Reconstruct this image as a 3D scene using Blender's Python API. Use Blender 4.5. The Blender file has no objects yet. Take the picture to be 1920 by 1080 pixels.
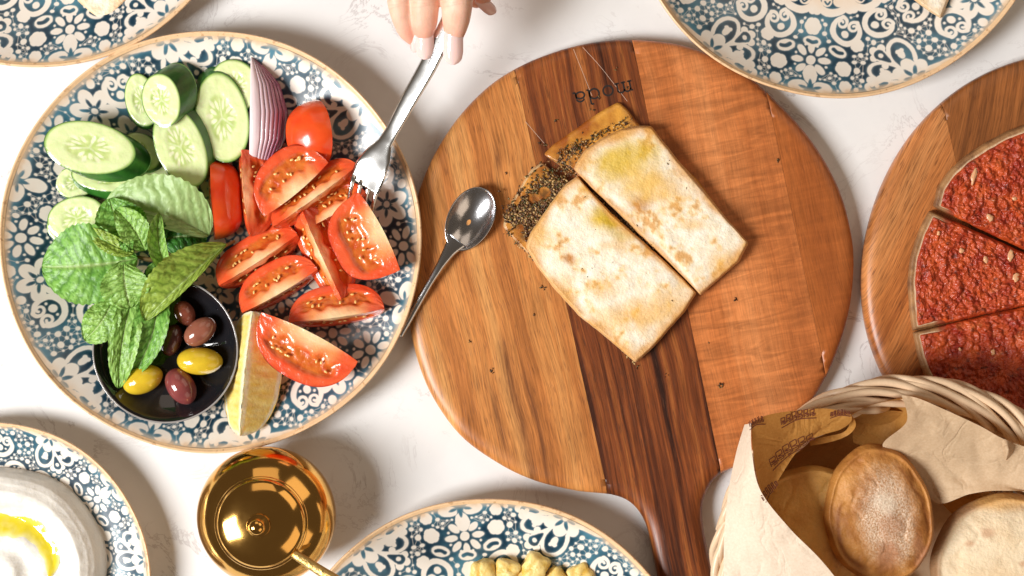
import bpy, bmesh, math, random
import numpy as np
from mathutils import Vector, Matrix
random.seed(7)
C = bpy.context.scene
COL = C.collection
# The table plane is measured in small units of about a third of a millimetre (1920 of them = 0.70 m)
S = 0.70 / 1920.0
H = 2900.0                       # lens height above the table in those units
# ---------------------------------------------------------------- camera, light
cd = bpy.data.cameras.new('camera'); cam = bpy.data.objects.new('camera', cd); COL.objects.link(cam)
cam.location = (0, 0, H * S); cam.rotation_euler = (0, 0, 0)
cd.sensor_width = 36.0; cd.lens = 36.0 * H / 1920.0; cd.clip_end = 50; cd.clip_start = 0.05
C.camera = cam
w = bpy.data.worlds.new('World'); C.world = w; w.use_nodes = True
bg = w.node_tree.nodes['Background']; bg.inputs[0].default_value = (1.0, 0.78, 0.58, 1); bg.inputs[1].default_value = 0.10
def area(name, loc, target, sx, sy, power, col):
    l = bpy.data.lights.new(name, 'AREA'); l.shape = 'RECTANGLE'; l.size = sx; l.size_y = sy; l.energy = power; l.color = col
    o = bpy.data.objects.new(name, l); COL.objects.link(o); o.location = loc
    o.rotation_euler = (Vector(target) - Vector(loc)).to_track_quat('-Z', 'Y').to_euler()
    return o
area('window_light', (-2.08, -0.80, 2.05), (0, 0, 0), 0.95, 1.30, 136, (1.0, 0.985, 0.965))
# unseen warm area lights, added only to fill the shadows
area('fill_light', (1.4, -1.5, 1.6), (0, 0, 0), 1.5, 1.5, 7.2, (1.0, 0.78, 0.58))
area('fill_light', (1.5, 1.3, 1.7), (0, 0, 0), 1.5, 1.5, 7.4, (1.0, 0.80, 0.61))
area('fill_light', (-0.3, 2.0, 1.7), (0, 0, 0), 1.5, 1.5, 5.4, (1.0, 0.80, 0.62))
C.view_settings.view_transform = 'Standard'; C.view_settings.look = 'None'
C.view_settings.exposure = 0.06; C.view_settings.gamma = 1.0
# ---------------------------------------------------------------- helpers
ORG = {}
def Wp(x, y, z=0.0):
    """picture-plane spot (x right, y down) at height z -> place on the table"""
    k = (H - z) / H
    return np.stack(np.broadcast_arrays((np.asarray(x, float) - 960) * k, (540 - np.asarray(y, float)) * k, np.asarray(z, float)), -1)
def tag(o, label=None, cat=None, group=None, kind=None):
    if label: o['label'] = label
    if cat: o['category'] = cat
    if group: o['group'] = group
    if kind: o['kind'] = kind
    return o
def thing(name, label, cat, org, group=None):
    o = bpy.data.objects.new(name, None); COL.objects.link(o); o.empty_display_size = 0.02
    org = np.array(org, float); o.location = tuple(org * S); ORG[o.name] = org
    return tag(o, label, cat, group)
def mesh(name, V, F, org=(0, 0, 0), attrs=None, smooth=True):
    V = (np.asarray(V, float).reshape(-1, 3) - np.asarray(org, float)) * S
    me = bpy.data.meshes.new(name)
    if isinstance(F, np.ndarray):
        n, k = F.shape
        me.vertices.add(len(V)); me.vertices.foreach_set('co', V.astype(np.float32).ravel())
        me.loops.add(n * k); me.loops.foreach_set('vertex_index', F.astype(np.int32).ravel())
        me.polygons.add(n); me.polygons.foreach_set('loop_start', np.arange(0, n * k, k, dtype=np.int32))
        me.update(calc_edges=True); me.validate()
    else:
        me.from_pydata([tuple(v) for v in V], [], F); me.update()
    if smooth and len(me.polygons): me.polygons.foreach_set('use_smooth', np.ones(len(me.polygons), bool))
    for k_, a in (attrs or {}).items():
        a = np.asarray(a, np.float32).reshape(len(V), -1)
        if a.shape[1] == 1:
            at = me.attributes.new(k_, 'FLOAT', 'POINT'); at.data.foreach_set('value', a.ravel())
        else:
            if a.shape[1] == 3: a = np.concatenate([a, np.ones((len(a), 1), np.float32)], 1)
            at = me.color_attributes.new(k_, 'FLOAT_COLOR', 'POINT'); at.data.foreach_set('color', a.ravel())
    return me
def part(name, V, F, m, parent, attrs=None, smooth=True, kind=None, label=None):
    org = ORG[parent.name]
    me = mesh(name, V, F, org, attrs, smooth)
    o = bpy.data.objects.new(name, me); COL.objects.link(o); o.parent = parent; ORG[o.name] = org
    me.materials.append(m)
    return tag(o, label, None, None, kind)
def solo(name, V, F, m, label=None, cat=None, group=None, kind=None, attrs=None, smooth=True, org=None):
    V = np.asarray(V, float).reshape(-1, 3)
    if org is None: org = ((V[:, 0].min() + V[:, 0].max()) / 2, (V[:, 1].min() + V[:, 1].max()) / 2, V[:, 2].min())
    me = mesh(name, V, F, org, attrs, smooth)
    o = bpy.data.objects.new(name, me); COL.objects.link(o); o.location = tuple(np.array(org) * S); ORG[o.name] = np.array(org, float)
    me.materials.append(m)
    return tag(o, label, cat, group, kind)
def gridF(n, m, cu=False, cv=False):
    """quads of an n x m grid (row-major), closed in u (rows) / v (columns) if asked"""
    i = np.arange(n if cu else n - 1)[:, None]; j = np.arange(m if cv else m - 1)[None, :]
    i2 = (i + 1) % n; j2 = (j + 1) % m
    return np.stack(np.broadcast_arrays(i * m + j, i * m + j2, i2 * m + j2, i2 * m + j), -1).reshape(-1, 4)
def join(parts):
    Vs, Fs, o = [], [], 0
    for V, F in parts:
        V = np.asarray(V, float).reshape(-1, 3); Vs.append(V); Fs.append(np.asarray(F) + o); o += len(V)
    return np.concatenate(Vs), np.concatenate(Fs)
def catmull(P, n, closed=False):
    P = np.asarray(P, float); m = len(P); out = []
    t = np.linspace(0, m if closed else m - 1, n, endpoint=not closed)
    k = np.minimum(t.astype(int), (m - 1) if closed else (m - 2)); f = (t - k)[:, None]
    g = (lambda i: P[i % m]) if closed else (lambda i: P[np.clip(i, 0, m - 1)])
    a, b, c, d = g(k - 1), g(k), g(k + 1), g(k + 2)
    return 0.5 * ((2 * b) + (c - a) * f + (2 * a - 5 * b + 4 * c - d) * f ** 2 + (3 * b - a - 3 * c + d) * f ** 3)
_rs = np.random.RandomState(11)
_perm = _rs.permutation(256); _perm = np.concatenate([_perm] * 3)
_gr = _rs.normal(size=(256, 2)); _gr /= np.linalg.norm(_gr, axis=1)[:, None]
def pn(x, y, seed=0):
    x = np.asarray(x, float) + seed * 17.31; y = np.asarray(y, float) + seed * 9.73
    xi = np.floor(x).astype(int); yi = np.floor(y).astype(int); xf = x - xi; yf = y - yi
    u = xf ** 3 * (xf * (xf * 6 - 15) + 10); v = yf ** 3 * (yf * (yf * 6 - 15) + 10)
    def g(a, b):
        h = _perm[_perm[(xi + a) & 255] + ((yi + b) & 255)]
        return _gr[h, 0] * (xf - a) + _gr[h, 1] * (yf - b)
    return 1.4 * ((g(0, 0) * (1 - u) + g(1, 0) * u) * (1 - v) + (g(0, 1) * (1 - u) + g(1, 1) * u) * v)
def fbm(x, y, o=4, seed=0):
    s = 0; a = 1; n = 0
    for k in range(o):
        s = s + a * pn(x * 2 ** k, y * 2 ** k, seed + k); n += a; a *= .5
    return s / n
def sst(a, b, x): t = np.clip((x - a) / (b - a), 0, 1); return t * t * (3 - 2 * t)
def mixc(a, b, t): t = np.asarray(t)[..., None]; return np.asarray(a) * (1 - t) + np.asarray(b) * t
def rotz(a): c, s = math.cos(a), math.sin(a); return np.array([[c, -s, 0], [s, c, 0], [0, 0, 1.0]])
def rotx(a): c, s = math.cos(a), math.sin(a); return np.array([[1.0, 0, 0], [0, c, -s], [0, s, c]])
def roty(a): c, s = math.cos(a), math.sin(a); return np.array([[c, 0, s], [0, 1.0, 0], [-s, 0, c]])
def tube(P, r, n=8, caps=True):
    """tapered tube through the points P; r a number or a list"""
    P = np.asarray(P, float); m = len(P); r = np.broadcast_to(np.asarray(r, float), (m,))
    T = np.gradient(P, axis=0); T /= np.linalg.norm(T, axis=1)[:, None] + 1e-9
    up = np.array([0, 0, 1.0]) if abs(T[:, 2]).mean() < .8 else np.array([1.0, 0, 0])
    A = np.cross(T, up); A /= np.linalg.norm(A, axis=1)[:, None] + 1e-9; B = np.cross(A, T)
    th = np.linspace(0, 2 * np.pi, n, endpoint=False)
    V = P[:, None] + r[:, None, None] * (np.cos(th)[None, :, None] * A[:, None] + np.sin(th)[None, :, None] * B[:, None])
    V = V.reshape(-1, 3); F = gridF(m, n, False, True)
    if caps:
        k = len(V); V = np.concatenate([V, P[:1] - T[:1] * r[0] * .5, P[-1:] + T[-1:] * r[-1] * .5])
        a = np.arange(n); b = (a + 1) % n
        F = np.concatenate([F, np.stack([a * 0 + k, b, a, a * 0 + k], -1)[:, [0, 1, 2, 2]], np.stack([(m - 1) * n + a, (m - 1) * n + b, a * 0 + k + 1, a * 0 + k + 1], -1)])
        return V, [tuple(dict.fromkeys(f)) for f in F.tolist()]
    return V, F
def joinL(parts):
    Vs, Fs, o = [], [], 0
    for V, F in parts:
        V = np.asarray(V, float).reshape(-1, 3); Vs.append(V)
        Fs += [tuple(i + o for i in f) for f in (F.tolist() if isinstance(F, np.ndarray) else F)]; o += len(V)
    return np.concatenate(Vs), Fs
def lathe(prof, c, n=96):
    """prof: list of (radius, z); c: centre"""
    prof = np.asarray(prof, float); th = np.linspace(0, 2 * np.pi, n, endpoint=False)
    V = np.stack([prof[:, 0][:, None] * np.cos(th), prof[:, 0][:, None] * np.sin(th), np.repeat(prof[:, 1][:, None], n, 1)], -1) + np.asarray(c, float)
    return V.reshape(-1, 3), gridF(len(prof), n, False, True)
def ellipsoid(c, r, n=16, m=10, R=None):
    th = np.linspace(0, 2 * np.pi, n, endpoint=False); ph = np.linspace(-np.pi / 2 + .02, np.pi / 2 - .02, m)
    V = np.stack([np.cos(ph)[:, None] * np.cos(th) * r[0], np.cos(ph)[:, None] * np.sin(th) * r[1], np.repeat(np.sin(ph)[:, None], n, 1) * r[2]], -1).reshape(-1, 3)
    if R is not None: V = V @ R.T
    return V + np.asarray(c, float), gridF(m, n, False, True)
# ---------------------------------------------------------------- materials
class NT:
    def __init__(s, name):
        s.m = bpy.data.materials.new(name); s.m.use_nodes = True; s.t = s.m.node_tree; s.n = s.t.nodes; s.l = s.t.links
        s.b = s.n['Principled BSDF']; s._co = None
    def put(s, v, sock):
        if isinstance(v, bpy.types.NodeSocket): s.l.new(v, sock)
        else:
            if isinstance(v, tuple) and len(v) == 3 and sock.type == 'RGBA': v = (*v, 1)
            sock.default_value = v
    def co(s):
        if s._co is None:
            tc = s.n.new('ShaderNodeTexCoord'); s._co = s.vm('SCALE', tc.outputs['Object'], scale=1 / S)
        return s._co
    def vm(s, op, a, b=None, scale=None):
        q = s.n.new('ShaderNodeVectorMath'); q.operation = op; s.put(a, q.inputs[0])
        if b is not None: s.put(b, q.inputs[1])
        if scale is not None: s.put(scale, q.inputs['Scale'])
        return q.outputs['Value'] if op in ('DOT_PRODUCT', 'LENGTH') else q.outputs['Vector']
    def ma(s, op, a, b=None, c=None, clamp=False):
        q = s.n.new('ShaderNodeMath'); q.operation = op; q.use_clamp = clamp
        for i, v in enumerate((a, b, c)):
            if v is not None: s.put(v, q.inputs[i])
        return q.outputs[0]
    def comb(s, x, y, z=0.0):
        q = s.n.new('ShaderNodeCombineXYZ'); s.put(x, q.inputs[0]); s.put(y, q.inputs[1]); s.put(z, q.inputs[2]); return q.outputs[0]
    def noise(s, vec, scale=1.0, detail=4.0, rough=.55, dist=0.0):
        q = s.n.new('ShaderNodeTexNoise'); s.put(vec, q.inputs['Vector']); q.inputs['Scale'].default_value = scale
        q.inputs['Detail'].default_value = detail; q.inputs['Roughness'].default_value = rough; q.inputs['Distortion'].default_value = dist
        return q.outputs['Fac']
    def vor(s, vec, scale, feature='F1'):
        q = s.n.new('ShaderNodeTexVoronoi'); q.feature = feature; s.put(vec, q.inputs['Vector']); q.inputs['Scale'].default_value = scale
        return q.outputs['Distance']
    def ramp(s, fac, stops):
        q = s.n.new('ShaderNodeValToRGB'); s.put(fac, q.inputs[0]); e = q.color_ramp.elements
        while len(e) < len(stops): e.new(0.5)
        for k, (p, c) in enumerate(stops):
            e[k].position = p; e[k].color = (*c, 1) if isinstance(c, tuple) else (c, c, c, 1)
        return q.outputs[0]
    def mix(s, f, a, b, mode='MIX'):
        q = s.n.new('ShaderNodeMix'); q.data_type = 'RGBA'; q.blend_type = mode; q.clamp_factor = True
        s.put(f, q.inputs[0]); s.put(a, q.inputs[6]); s.put(b, q.inputs[7]); return q.outputs[2]
    def attr(s, name):
        q = s.n.new('ShaderNodeAttribute'); q.attribute_name = name; return q.outputs['Color'], q.outputs['Fac']
    def bump(s, h, dist, strength=1.0, prev=None):
        q = s.n.new('ShaderNodeBump'); s.put(h, q.inputs['Height']); q.inputs['Distance'].default_value = dist * S; q.inputs['Strength'].default_value = strength
        if prev is not None: s.l.new(prev, q.inputs['Normal'])
        return q.outputs[0]
    def out(s, color=None, rough=None, normal=None, **kw):
        b = s.b
        if color is not None: s.put(color, b.inputs['Base Color'])
        if rough is not None: s.put(rough, b.inputs['Roughness'])
        if normal is not None: s.l.new(normal, b.inputs['Normal'])
        for k, v in kw.items(): s.put(v, b.inputs[k.replace('_', ' ')])
        return s.m
def mat(name, color='Col', rough=.5, bumps=(), var=None, sss=0, sssr=(1, .4, .2), sscale=6, spots=None, transl=None, **kw):
    """general procedural surface. bumps: (scale, height, detail); var: (scale, amount); spots: (scale, lo, hi, colour, amount)"""
    t = NT(name)
    c = t.attr('Col')[0] if color == 'Col' else color
    if var:
        for v in (var if isinstance(var, list) else [var]):
            n = t.noise(t.co(), v[0], 5, .6)
            k = t.ma('MULTIPLY_ADD', n, 2 * v[1], 1 - v[1])
            c = t.mix(1.0, c, t.vm('SCALE', (1.0, 1.0, 1.0), scale=k), 'MULTIPLY')
    if spots:
        n = t.noise(t.co(), spots[0], 3, .5)
        c = t.mix(t.ma('MULTIPLY', t.ramp(n, [(spots[1], 0.0), (spots[2], 1.0)]), spots[4]), c, spots[3])
    nr = None
    for b in bumps: nr = t.bump(t.noise(t.co(), b[0], b[2] if len(b) > 2 else 4, .6), b[1], 1.0, nr)
    if sss:
        kw['Subsurface_Weight'] = sss; kw['Subsurface_Radius'] = sssr; kw['Subsurface_Scale'] = sscale * S
    if transl:
        m = t.out(c, rough, nr, **kw); tr = t.n.new('ShaderNodeBsdfTranslucent'); t.put(t.mix(1.0, c, transl[1], 'MULTIPLY'), tr.inputs[0])
        mx = t.n.new('ShaderNodeMixShader'); mx.inputs[0].default_value = transl[0]; t.l.new(t.b.outputs[0], mx.inputs[1]); t.l.new(tr.outputs[0], mx.inputs[2]); t.l.new(mx.outputs[0], t.n['Material Output'].inputs[0]); return m
    r = rough
    if isinstance(rough, tuple): r = t.ma('MULTIPLY_ADD', t.noise(t.co(), rough[1], 4, .6), rough[2], rough[0] - rough[2] / 2)
    return t.out(c, r, nr, **kw)
def wood(name, ang, stops, fine=.35, bands=.035, pores=.5, figure=0.0, streaks=(), seed=0.0, gloss=.38, wob=3.5, fc=.62):
    """grain runs along direction ang (radians, world)"""
    t = NT(name); p = t.co(); d = (math.cos(ang), math.sin(ang), 0.0); q = (-math.sin(ang), math.cos(ang), 0.0)
    u = t.vm('DOT_PRODUCT', p, q); v = t.vm('DOT_PRODUCT', p, d)
    wv = t.noise(t.comb(t.ma('MULTIPLY', u, .004), t.ma('MULTIPLY', v, .0022), seed), 1.0, 3, .5)
    u2 = t.ma('ADD', u, t.ma('MULTIPLY', t.ma('SUBTRACT', wv, .5), wob * 10))
    b = t.noise(t.comb(t.ma('MULTIPLY', u2, bands), t.ma('MULTIPLY', v, bands * .018), seed + 3), 1.0, 5, .62)
    c = t.ramp(b, stops)
    g = t.noise(t.comb(t.ma('MULTIPLY', u2, fine), t.ma('MULTIPLY', v, fine * .035), seed + 7), 1.0, 3, .7)
    c = t.mix(1.0, c, t.ramp(g, [(.34, fc), (.62, 1.12)]), 'MULTIPLY')
    po = t.noise(t.comb(t.ma('MULTIPLY', u2, .55), t.ma('MULTIPLY', v, .03), seed + 11), 1.0, 1, .5)
    pm = t.ramp(po, [(.60, 0.0), (.68, 1.0)])
    c = t.mix(t.ma('MULTIPLY', pm, pores), c, (.10, .03, .01))
    if figure:
        f = t.noise(t.comb(t.ma('MULTIPLY', u, .008), t.ma('MULTIPLY', v, .055), seed + 20), 1.0, 4, .6, 1.2)
        c = t.mix(1.0, c, t.ramp(f, [(.36, 1 - figure), (.64, 1 + figure)]), 'MULTIPLY')
    for u0, v0, v1, wd in streaks:          # dark heartwood streaks at their own place
        e = t.ma('SUBTRACT', t.ma('ADD', u, t.ma('MULTIPLY', t.ma('SUBTRACT', wv, .5), 40)), u0)
        e = t.ma('POWER', 2.718, t.ma('MULTIPLY', t.ma('MULTIPLY', e, e), -1.0 / wd ** 2))
        q_ = t.n.new('ShaderNodeMapRange'); q_.interpolation_type = 'SMOOTHSTEP'; t.put(v, q_.inputs[0]); q_.inputs[1].default_value = v0; q_.inputs[2].default_value = v0 + 90
        r_ = t.n.new('ShaderNodeMapRange'); r_.interpolation_type = 'SMOOTHSTEP'; t.put(v, r_.inputs[0]); r_.inputs[1].default_value = v1; r_.inputs[2].default_value = v1 + 60; r_.inputs[3].default_value = 1; r_.inputs[4].default_value = 0
        e = t.ma('MULTIPLY', t.ma('MULTIPLY', e, q_.outputs[0]), t.ma('MULTIPLY', r_.outputs[0], t.ramp(g, [(.3, .95), (.65, .45)])))
        c = t.mix(e, c, (.14, .045, .015))
    k = t.noise(p, .007, 3, .5)
    c = t.mix(1.0, c, t.ramp(k, [(.3, .86), (.7, 1.1)]), 'MULTIPLY')
    nr = t.bump(pm, -.12, .4); nr = t.bump(g, .2, .5, nr)
    return t.out(c, t.ma('MULTIPLY_ADD', g, .2, gloss - .1), nr)
# ---------------------------------------------------------------- the marble table
def marble():
    t = NT('marble'); p = t.co()
    a = t.noise(p, .0035, 5, .6, .6); c = t.ramp(a, [(.3, (.77, .77, .77)), (.55, (.82, .82, .82)), (.75, (.73, .73, .735))])
    v = t.noise(p, .006, 6, .65, 1.6); vv = t.ma('ABSOLUTE', t.ma('SUBTRACT', v, .5))
    m = t.ramp(vv, [(0.0, 1.0), (.018, 0.0)]); g = t.ramp(t.noise(p, .0045, 2), [(.46, 0.0), (.60, .75)])
    c = t.mix(t.ma('MULTIPLY', m, g), c, (.50, .47, .47))
    s = t.ramp(t.noise(p, .05, 4, .7), [(.62, 0.0), (.74, .35)]); c = t.mix(t.ma('MULTIPLY', s, g), c, (.48, .45, .45))
    return t.out(c, .42)
x = np.linspace(-1500, 1500, 31); X, Y = np.meshgrid(x, x, indexing='ij')
solo('table_surface', np.stack([X, Y, X * 0], -1), gridF(31, 31), marble(), kind='structure', org=(0, 0, 0))
# ---------------------------------------------------------------- lace pattern of the plates (one quarter, folded)
R0 = 396.0; RES = 2.0; NQ = int(R0 * RES) + 8
qa = np.arange(NQ) / RES
Wd = np.full((NQ, NQ), 99.0)      # distance to the white lace (negative inside)
Tint = np.zeros((NQ, NQ))
prims = []
def _win(cx, cy, r):
    i0 = max(int((cx - r) * RES), 0); i1 = min(int((cx + r) * RES) + 1, NQ); j0 = max(int((cy - r) * RES), 0); j1 = min(int((cy + r) * RES) + 1, NQ)
    return i0, i1, j0, j1
def stamp(fn, cx, cy, r, mode='add'):
    i0, i1, j0, j1 = _win(cx, cy, r + 12)
    if i1 <= i0 or j1 <= j0: return
    U, Vv = np.meshgrid(qa[i0:i1], qa[j0:j1], indexing='ij'); d = fn(U, Vv)
    w_ = Wd[i0:i1, j0:j1]
    Wd[i0:i1, j0:j1] = np.minimum(w_, d) if mode == 'add' else np.maximum(w_, -d)
def ell(cx, cy, a, b, ang, mode='add'):
    c, s = math.cos(ang), math.sin(ang)
    def f(U, Vv):
        x = (U - cx) * c + (Vv - cy) * s; y = -(U - cx) * s + (Vv - cy) * c
        k = np.sqrt((x / a) ** 2 + (y / b) ** 2) + 1e-6
        return (k - 1) * min(a, b) * np.maximum(1, 1)
    stamp(f, cx, cy, max(a, b), mode)
def stroke(P, wd, mode='add'):
    P = np.asarray(P, float); c = (P.max(0) + P.min(0)) / 2; r = np.abs(P - c).max() + float(np.max(wd)) * 2
    def f(U, Vv):
        d = np.full(U.shape, 99.0); n = len(P)
        for k in range(n - 1):
            a, b = P[k], P[k + 1]; ab = b - a; L = (ab ** 2).sum() + 1e-9
            t = np.clip(((U - a[0]) * ab[0] + (Vv - a[1]) * ab[1]) / L, 0, 1)
            ww = wd if np.ndim(wd) == 0 else wd[k] * (1 - t) + wd[k + 1] * t
            d = np.minimum(d, np.hypot(U - a[0] - t * ab[0], Vv - a[1] - t * ab[1]) - ww)
        return d
    stamp(f, c[0], c[1], r + 4, mode)
class Fr:
    """frame at (phi, r): local x along increasing phi, local y towards the centre, rotated by rot"""
    def __init__(s, phi, r, rot=0.0, sc=1.0):
        p = math.radians(phi); s.o = np.array([r * math.sin(p), r * math.cos(p)])
        ex = np.array([math.cos(p), -math.sin(p)]); ey = np.array([-math.sin(p), -math.cos(p)]); a = math.radians(rot)
        s.x = (ex * math.cos(a) + ey * math.sin(a)) * sc; s.y = (-ex * math.sin(a) + ey * math.cos(a)) * sc; s.sc = sc
    def p(s, x, y): return s.o + s.x * x + s.y * y
    def e(s, x, y, a, b, ang=0, mode='add'):
        c = s.p(x, y); A = math.atan2(s.x[1], s.x[0]); flip = -1 if (s.x[0] * s.y[1] - s.x[1] * s.y[0]) < 0 else 1
        ell(c[0], c[1], a * s.sc, b * s.sc, A + flip * math.radians(ang), mode)
    def st(s, P, wd, mode='add'):
        wd = wd * s.sc if np.isscalar(wd) else [w_ * s.sc for w_ in wd]
        stroke(np.array([s.p(*q) for q in catmull(P, max(len(P) * 5, 8))]), wd if np.isscalar(wd) else np.interp(np.linspace(0, 1, max(len(P) * 5, 8)), np.linspace(0, 1, len(wd)), wd), mode)
def daisy(phi, r, n=8, sc=1.0, rot=0):
    f = Fr(phi, r, rot, sc); f.e(0, 0, 10, 10)
    for k in range(n):
        a = 2 * math.pi * (k + .0) / n; f.e(26 * math.cos(a), 26 * math.sin(a), 12.5, 7.2, math.degrees(a))
    for k in range(n):
        a = 2 * math.pi * (k + .5) / n; f.e(32 * math.cos(a), 32 * math.sin(a), 2.8, 2.8)
def flower(phi, r, n=6, sc=1.0, rot=0):
    f = Fr(phi, r, rot, sc)
    for k in range(n):
        a = 2 * math.pi * k / n + .3; f.e(26 * math.cos(a), 26 * math.sin(a), 18, 14, math.degrees(a))
    for k in range(n):
        a = 2 * math.pi * k / n + .3; f.e(15 * math.cos(a), 15 * math.sin(a), 9, 3, math.degrees(a), 'sub')
    f.e(0, 0, 6.5, 6.5)
def cpair(phi, r, rot=0, sc=1.0):
    f = Fr(phi, r, rot, sc)
    P = [(27 * math.sin(math.radians(a)), 27 * math.cos(math.radians(a))) for a in range(-140, 141, 20)]
    f.st(P, [4.4, 6.2, 6.4, 6.2, 4.4])
    for s_ in (-1, 1):
        Q = [(27 * math.sin(math.radians(a)) * s_, 27 * math.cos(math.radians(a))) for a in (130, 142)]
        Q += [(s_ * (12.5 + (12.0 - 9.0 * k / 9) * math.cos(math.radians(-80 - 45 * k))), -12 + (12.0 - 9.0 * k / 9) * math.sin(math.radians(-80 - 45 * k))) for k in range(10)]
        f.st(Q, [4.6, 3.6, 2.9, 2.9])
    f.e(0, 8, 8, 8)
def kidney(phi, r, rot=0, sc=1.0):
    f = Fr(phi, r, rot, sc); f.e(0, 0, 19, 11.5); f.st([(-9, 1), (0, -1.5), (9, 1)], 3.4, 'sub')
def leafdot(phi, r, a=15, sc=1.0, rot=0):
    f = Fr(phi, r, rot, sc)
    for k in range(6): f.e(a * .42 * math.cos(k * 1.05), a * .42 * math.sin(k * 1.05), a * .62, a * .62)
def fleur(phi, r, sc=1.0):
    f = Fr(phi, r, 0, sc); f.e(0, 22, 14, 21); f.e(-24, -3, 19, 12, 8); f.e(24, -3, 19, 12, -8)
    f.e(0, 2, 3.2, 8, 0, 'sub'); f.e(-13, -5, 8, 2.8, -18, 'sub'); f.e(13, -5, 8, 2.8, 18, 'sub')
def loop(f0, phi, r, rot, L=78, Wd_=25):
    f = Fr(phi, r, rot)
    f.e(0, L * .60, Wd_, L * .44); f.e(0, L * .25, Wd_ * .6, L * .3)
    f.e(0, L * .61, Wd_ * .66, L * .32, 0, 'sub'); f.e(0, L * .38, Wd_ * .5, L * .2, 0, 'sub')
    f.e(0, L * .63, Wd_ * .26, L * .13); f.e(-4, L * .71, 4.6, 4.6); f.e(4, L * .71, 4.6, 4.6)
def peacock(phi, r):
    loop(None, phi, r, 0, 82, 27); loop(None, phi, r, 56, 84, 23)
    for rot, x0 in ((29, 0), (80, 0)):
        f = Fr(phi, r, rot)
        f.e(0, 88, 9, 9); f.e(-13, 80, 8, 8); f.e(13, 80, 8, 8); f.st([(0, 40), (0, 76)], [3, 15])
        f.st([(0, 52), (0, 75)], [1.5, 10.5], 'sub'); f.e(0, 73, 5, 5)
    f = Fr(phi, r, 0)
    f.st([(-10, 8), (-28, 14), (-52, 22), (-80, 18)], [4, 7, 9, 5]); f.st([(12, 6), (40, 4), (70, 2), (96, -2)], [4, 6, 8, 5])
    f.e(-38, 42, 7, 7)
    for rot in (-52, 0, 52):
        g = Fr(phi, r, rot); g.e(0, 22, 14.5, 19)
    for rot in (-30, 30): g = Fr(phi, r, rot); g.e(0, 13, 3.4, 10, 0, 'sub')
    for rot in (-82, 82): g = Fr(phi, r, rot); g.e(0, 13, 3, 8, 0, 'sub')
    f.e(0, 0, 6, 6)
fleur(0, 374); daisy(0, 322); leafdot(10.5, 338, 16); leafdot(10.2, 374, 12); leafdot(17, 295, 13)
peacock(30, 386)
cpair(49.5, 338, -20); flower(60, 336, 6, .98); daisy(73.5, 362, 8, 1.0, 10); fleur(90, 374); leafdot(82, 322, 14); leafdot(64, 385, 12)
kidney(0, 284); kidney(9.5, 303, -25); leafdot(0, 254, 17); cpair(14, 262, 150, .95); cpair(28, 262, 100, .95); cpair(43, 268, -100, .95)
flower(56, 262, 6, .9); daisy(70, 283, 8, .95); cpair(83.5, 262, 160, .95); kidney(62, 218, 10); leafdot(49, 225, 14); leafdot(90, 230, 14)
for k in range(5):
    ph = 9 + 18 * k; f = Fr(ph, 205)
    f.st([(-30, 14), (-27, -6), (-12, -19), (12, -19), (27, -6), (30, 14)], [6, 7.5, 8, 8, 7.5, 6]); f.e(-11, 2, 11, 11); f.e(13, 2, 12, 12); f.st([(-15, 2), (-10, -4), (-5, 1)], 1.4, 'sub')
    leafdot(18 * k, 216, 16)
daisy(22, 158, 8, .9); daisy(68, 158, 8, .9); cpair(0, 158, 0, .9); cpair(45, 158, 180, .9); cpair(90, 158, 0, .9)
flower(20, 92, 6, .8); flower(70, 92, 6, .8); kidney(45, 115); daisy(45, 48, 8, .8); cpair(0, 62, 0, .7); cpair(90, 62, 0, .7); f = Fr(0, 0); f.e(0, 0, 16, 16)
# fill the gaps with dots of many sizes, then thin web lines from dot to dot
def sampleW(A, u, v):
    x = np.clip(u * RES, 0, NQ - 1.001); y = np.clip(v * RES, 0, NQ - 1.001); i = x.astype(int); j = y.astype(int); a = x - i; b = y - j
    return (A[i, j] * (1 - a) + A[i + 1, j] * a) * (1 - b) + (A[i, j + 1] * (1 - a) + A[i + 1, j + 1] * a) * b
rs = np.random.RandomState(5)
N = 26000; cu = rs.uniform(0, R0, N); cv = rs.uniform(0, R0, N); ok = np.hypot(cu, cv) < 384; cu, cv = cu[ok], cv[ok]
dd = sampleW(Wd, cu, cv); dots = []
for k in range(len(cu)):
    if dd[k] > 5.4:
        r = min(dd[k] - 2.7, rs.choice([3.6, 5.0, 6.5, 8.5])); dots.append((cu[k], cv[k], r))
        dd = np.minimum(dd, np.hypot(cu - cu[k], cv - cv[k]) - r)
for u_, v_, r in dots: ell(u_, v_, r, r * rs.uniform(.85, 1.1), 0)
lace = Wd.copy(); Wd[:] = 99.0
D = np.array(dots)
for k in range(len(D)):
    d = np.hypot(D[:, 0] - D[k, 0], D[:, 1] - D[k, 1]); nn = np.argsort(d)[1:6]
    for j in nn:
        if j > k or d[j] > 20:
            if d[j] < 24: stroke([D[k, :2], D[j, :2]], .55)
    for q in range(5):
        a = q * 1.257 + k; L = D[k, 2] + 3
web = Wd.copy()
def conc(n):
    a = np.linspace(-1, 1, n); A, B = np.meshgrid(a, a, indexing='ij')
    with np.errstate(all='ignore'):
        r = np.where(np.abs(A) > np.abs(B), A, B)
        ph = np.where(np.abs(A) > np.abs(B), (np.pi / 4) * (B / np.where(A == 0, 1, A)), np.pi / 2 - (np.pi / 4) * (A / np.where(B == 0, 1, B)))
    return r * np.cos(ph), r * np.sin(ph)
RIMZ = 76.0
def plate_z(t):
    t = np.asarray(t, float)
    return 9 + 4 * sst(.55, .62, t) * 0 + (RIMZ - 9) * np.clip((t - .52) / .48, 0, 1) ** 1.75
NP_ = 760
px_, py_ = conc(NP_); rr = np.hypot(px_, py_)
IN = .979                                     # the glazed well ends where the bare rim begins
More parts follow.
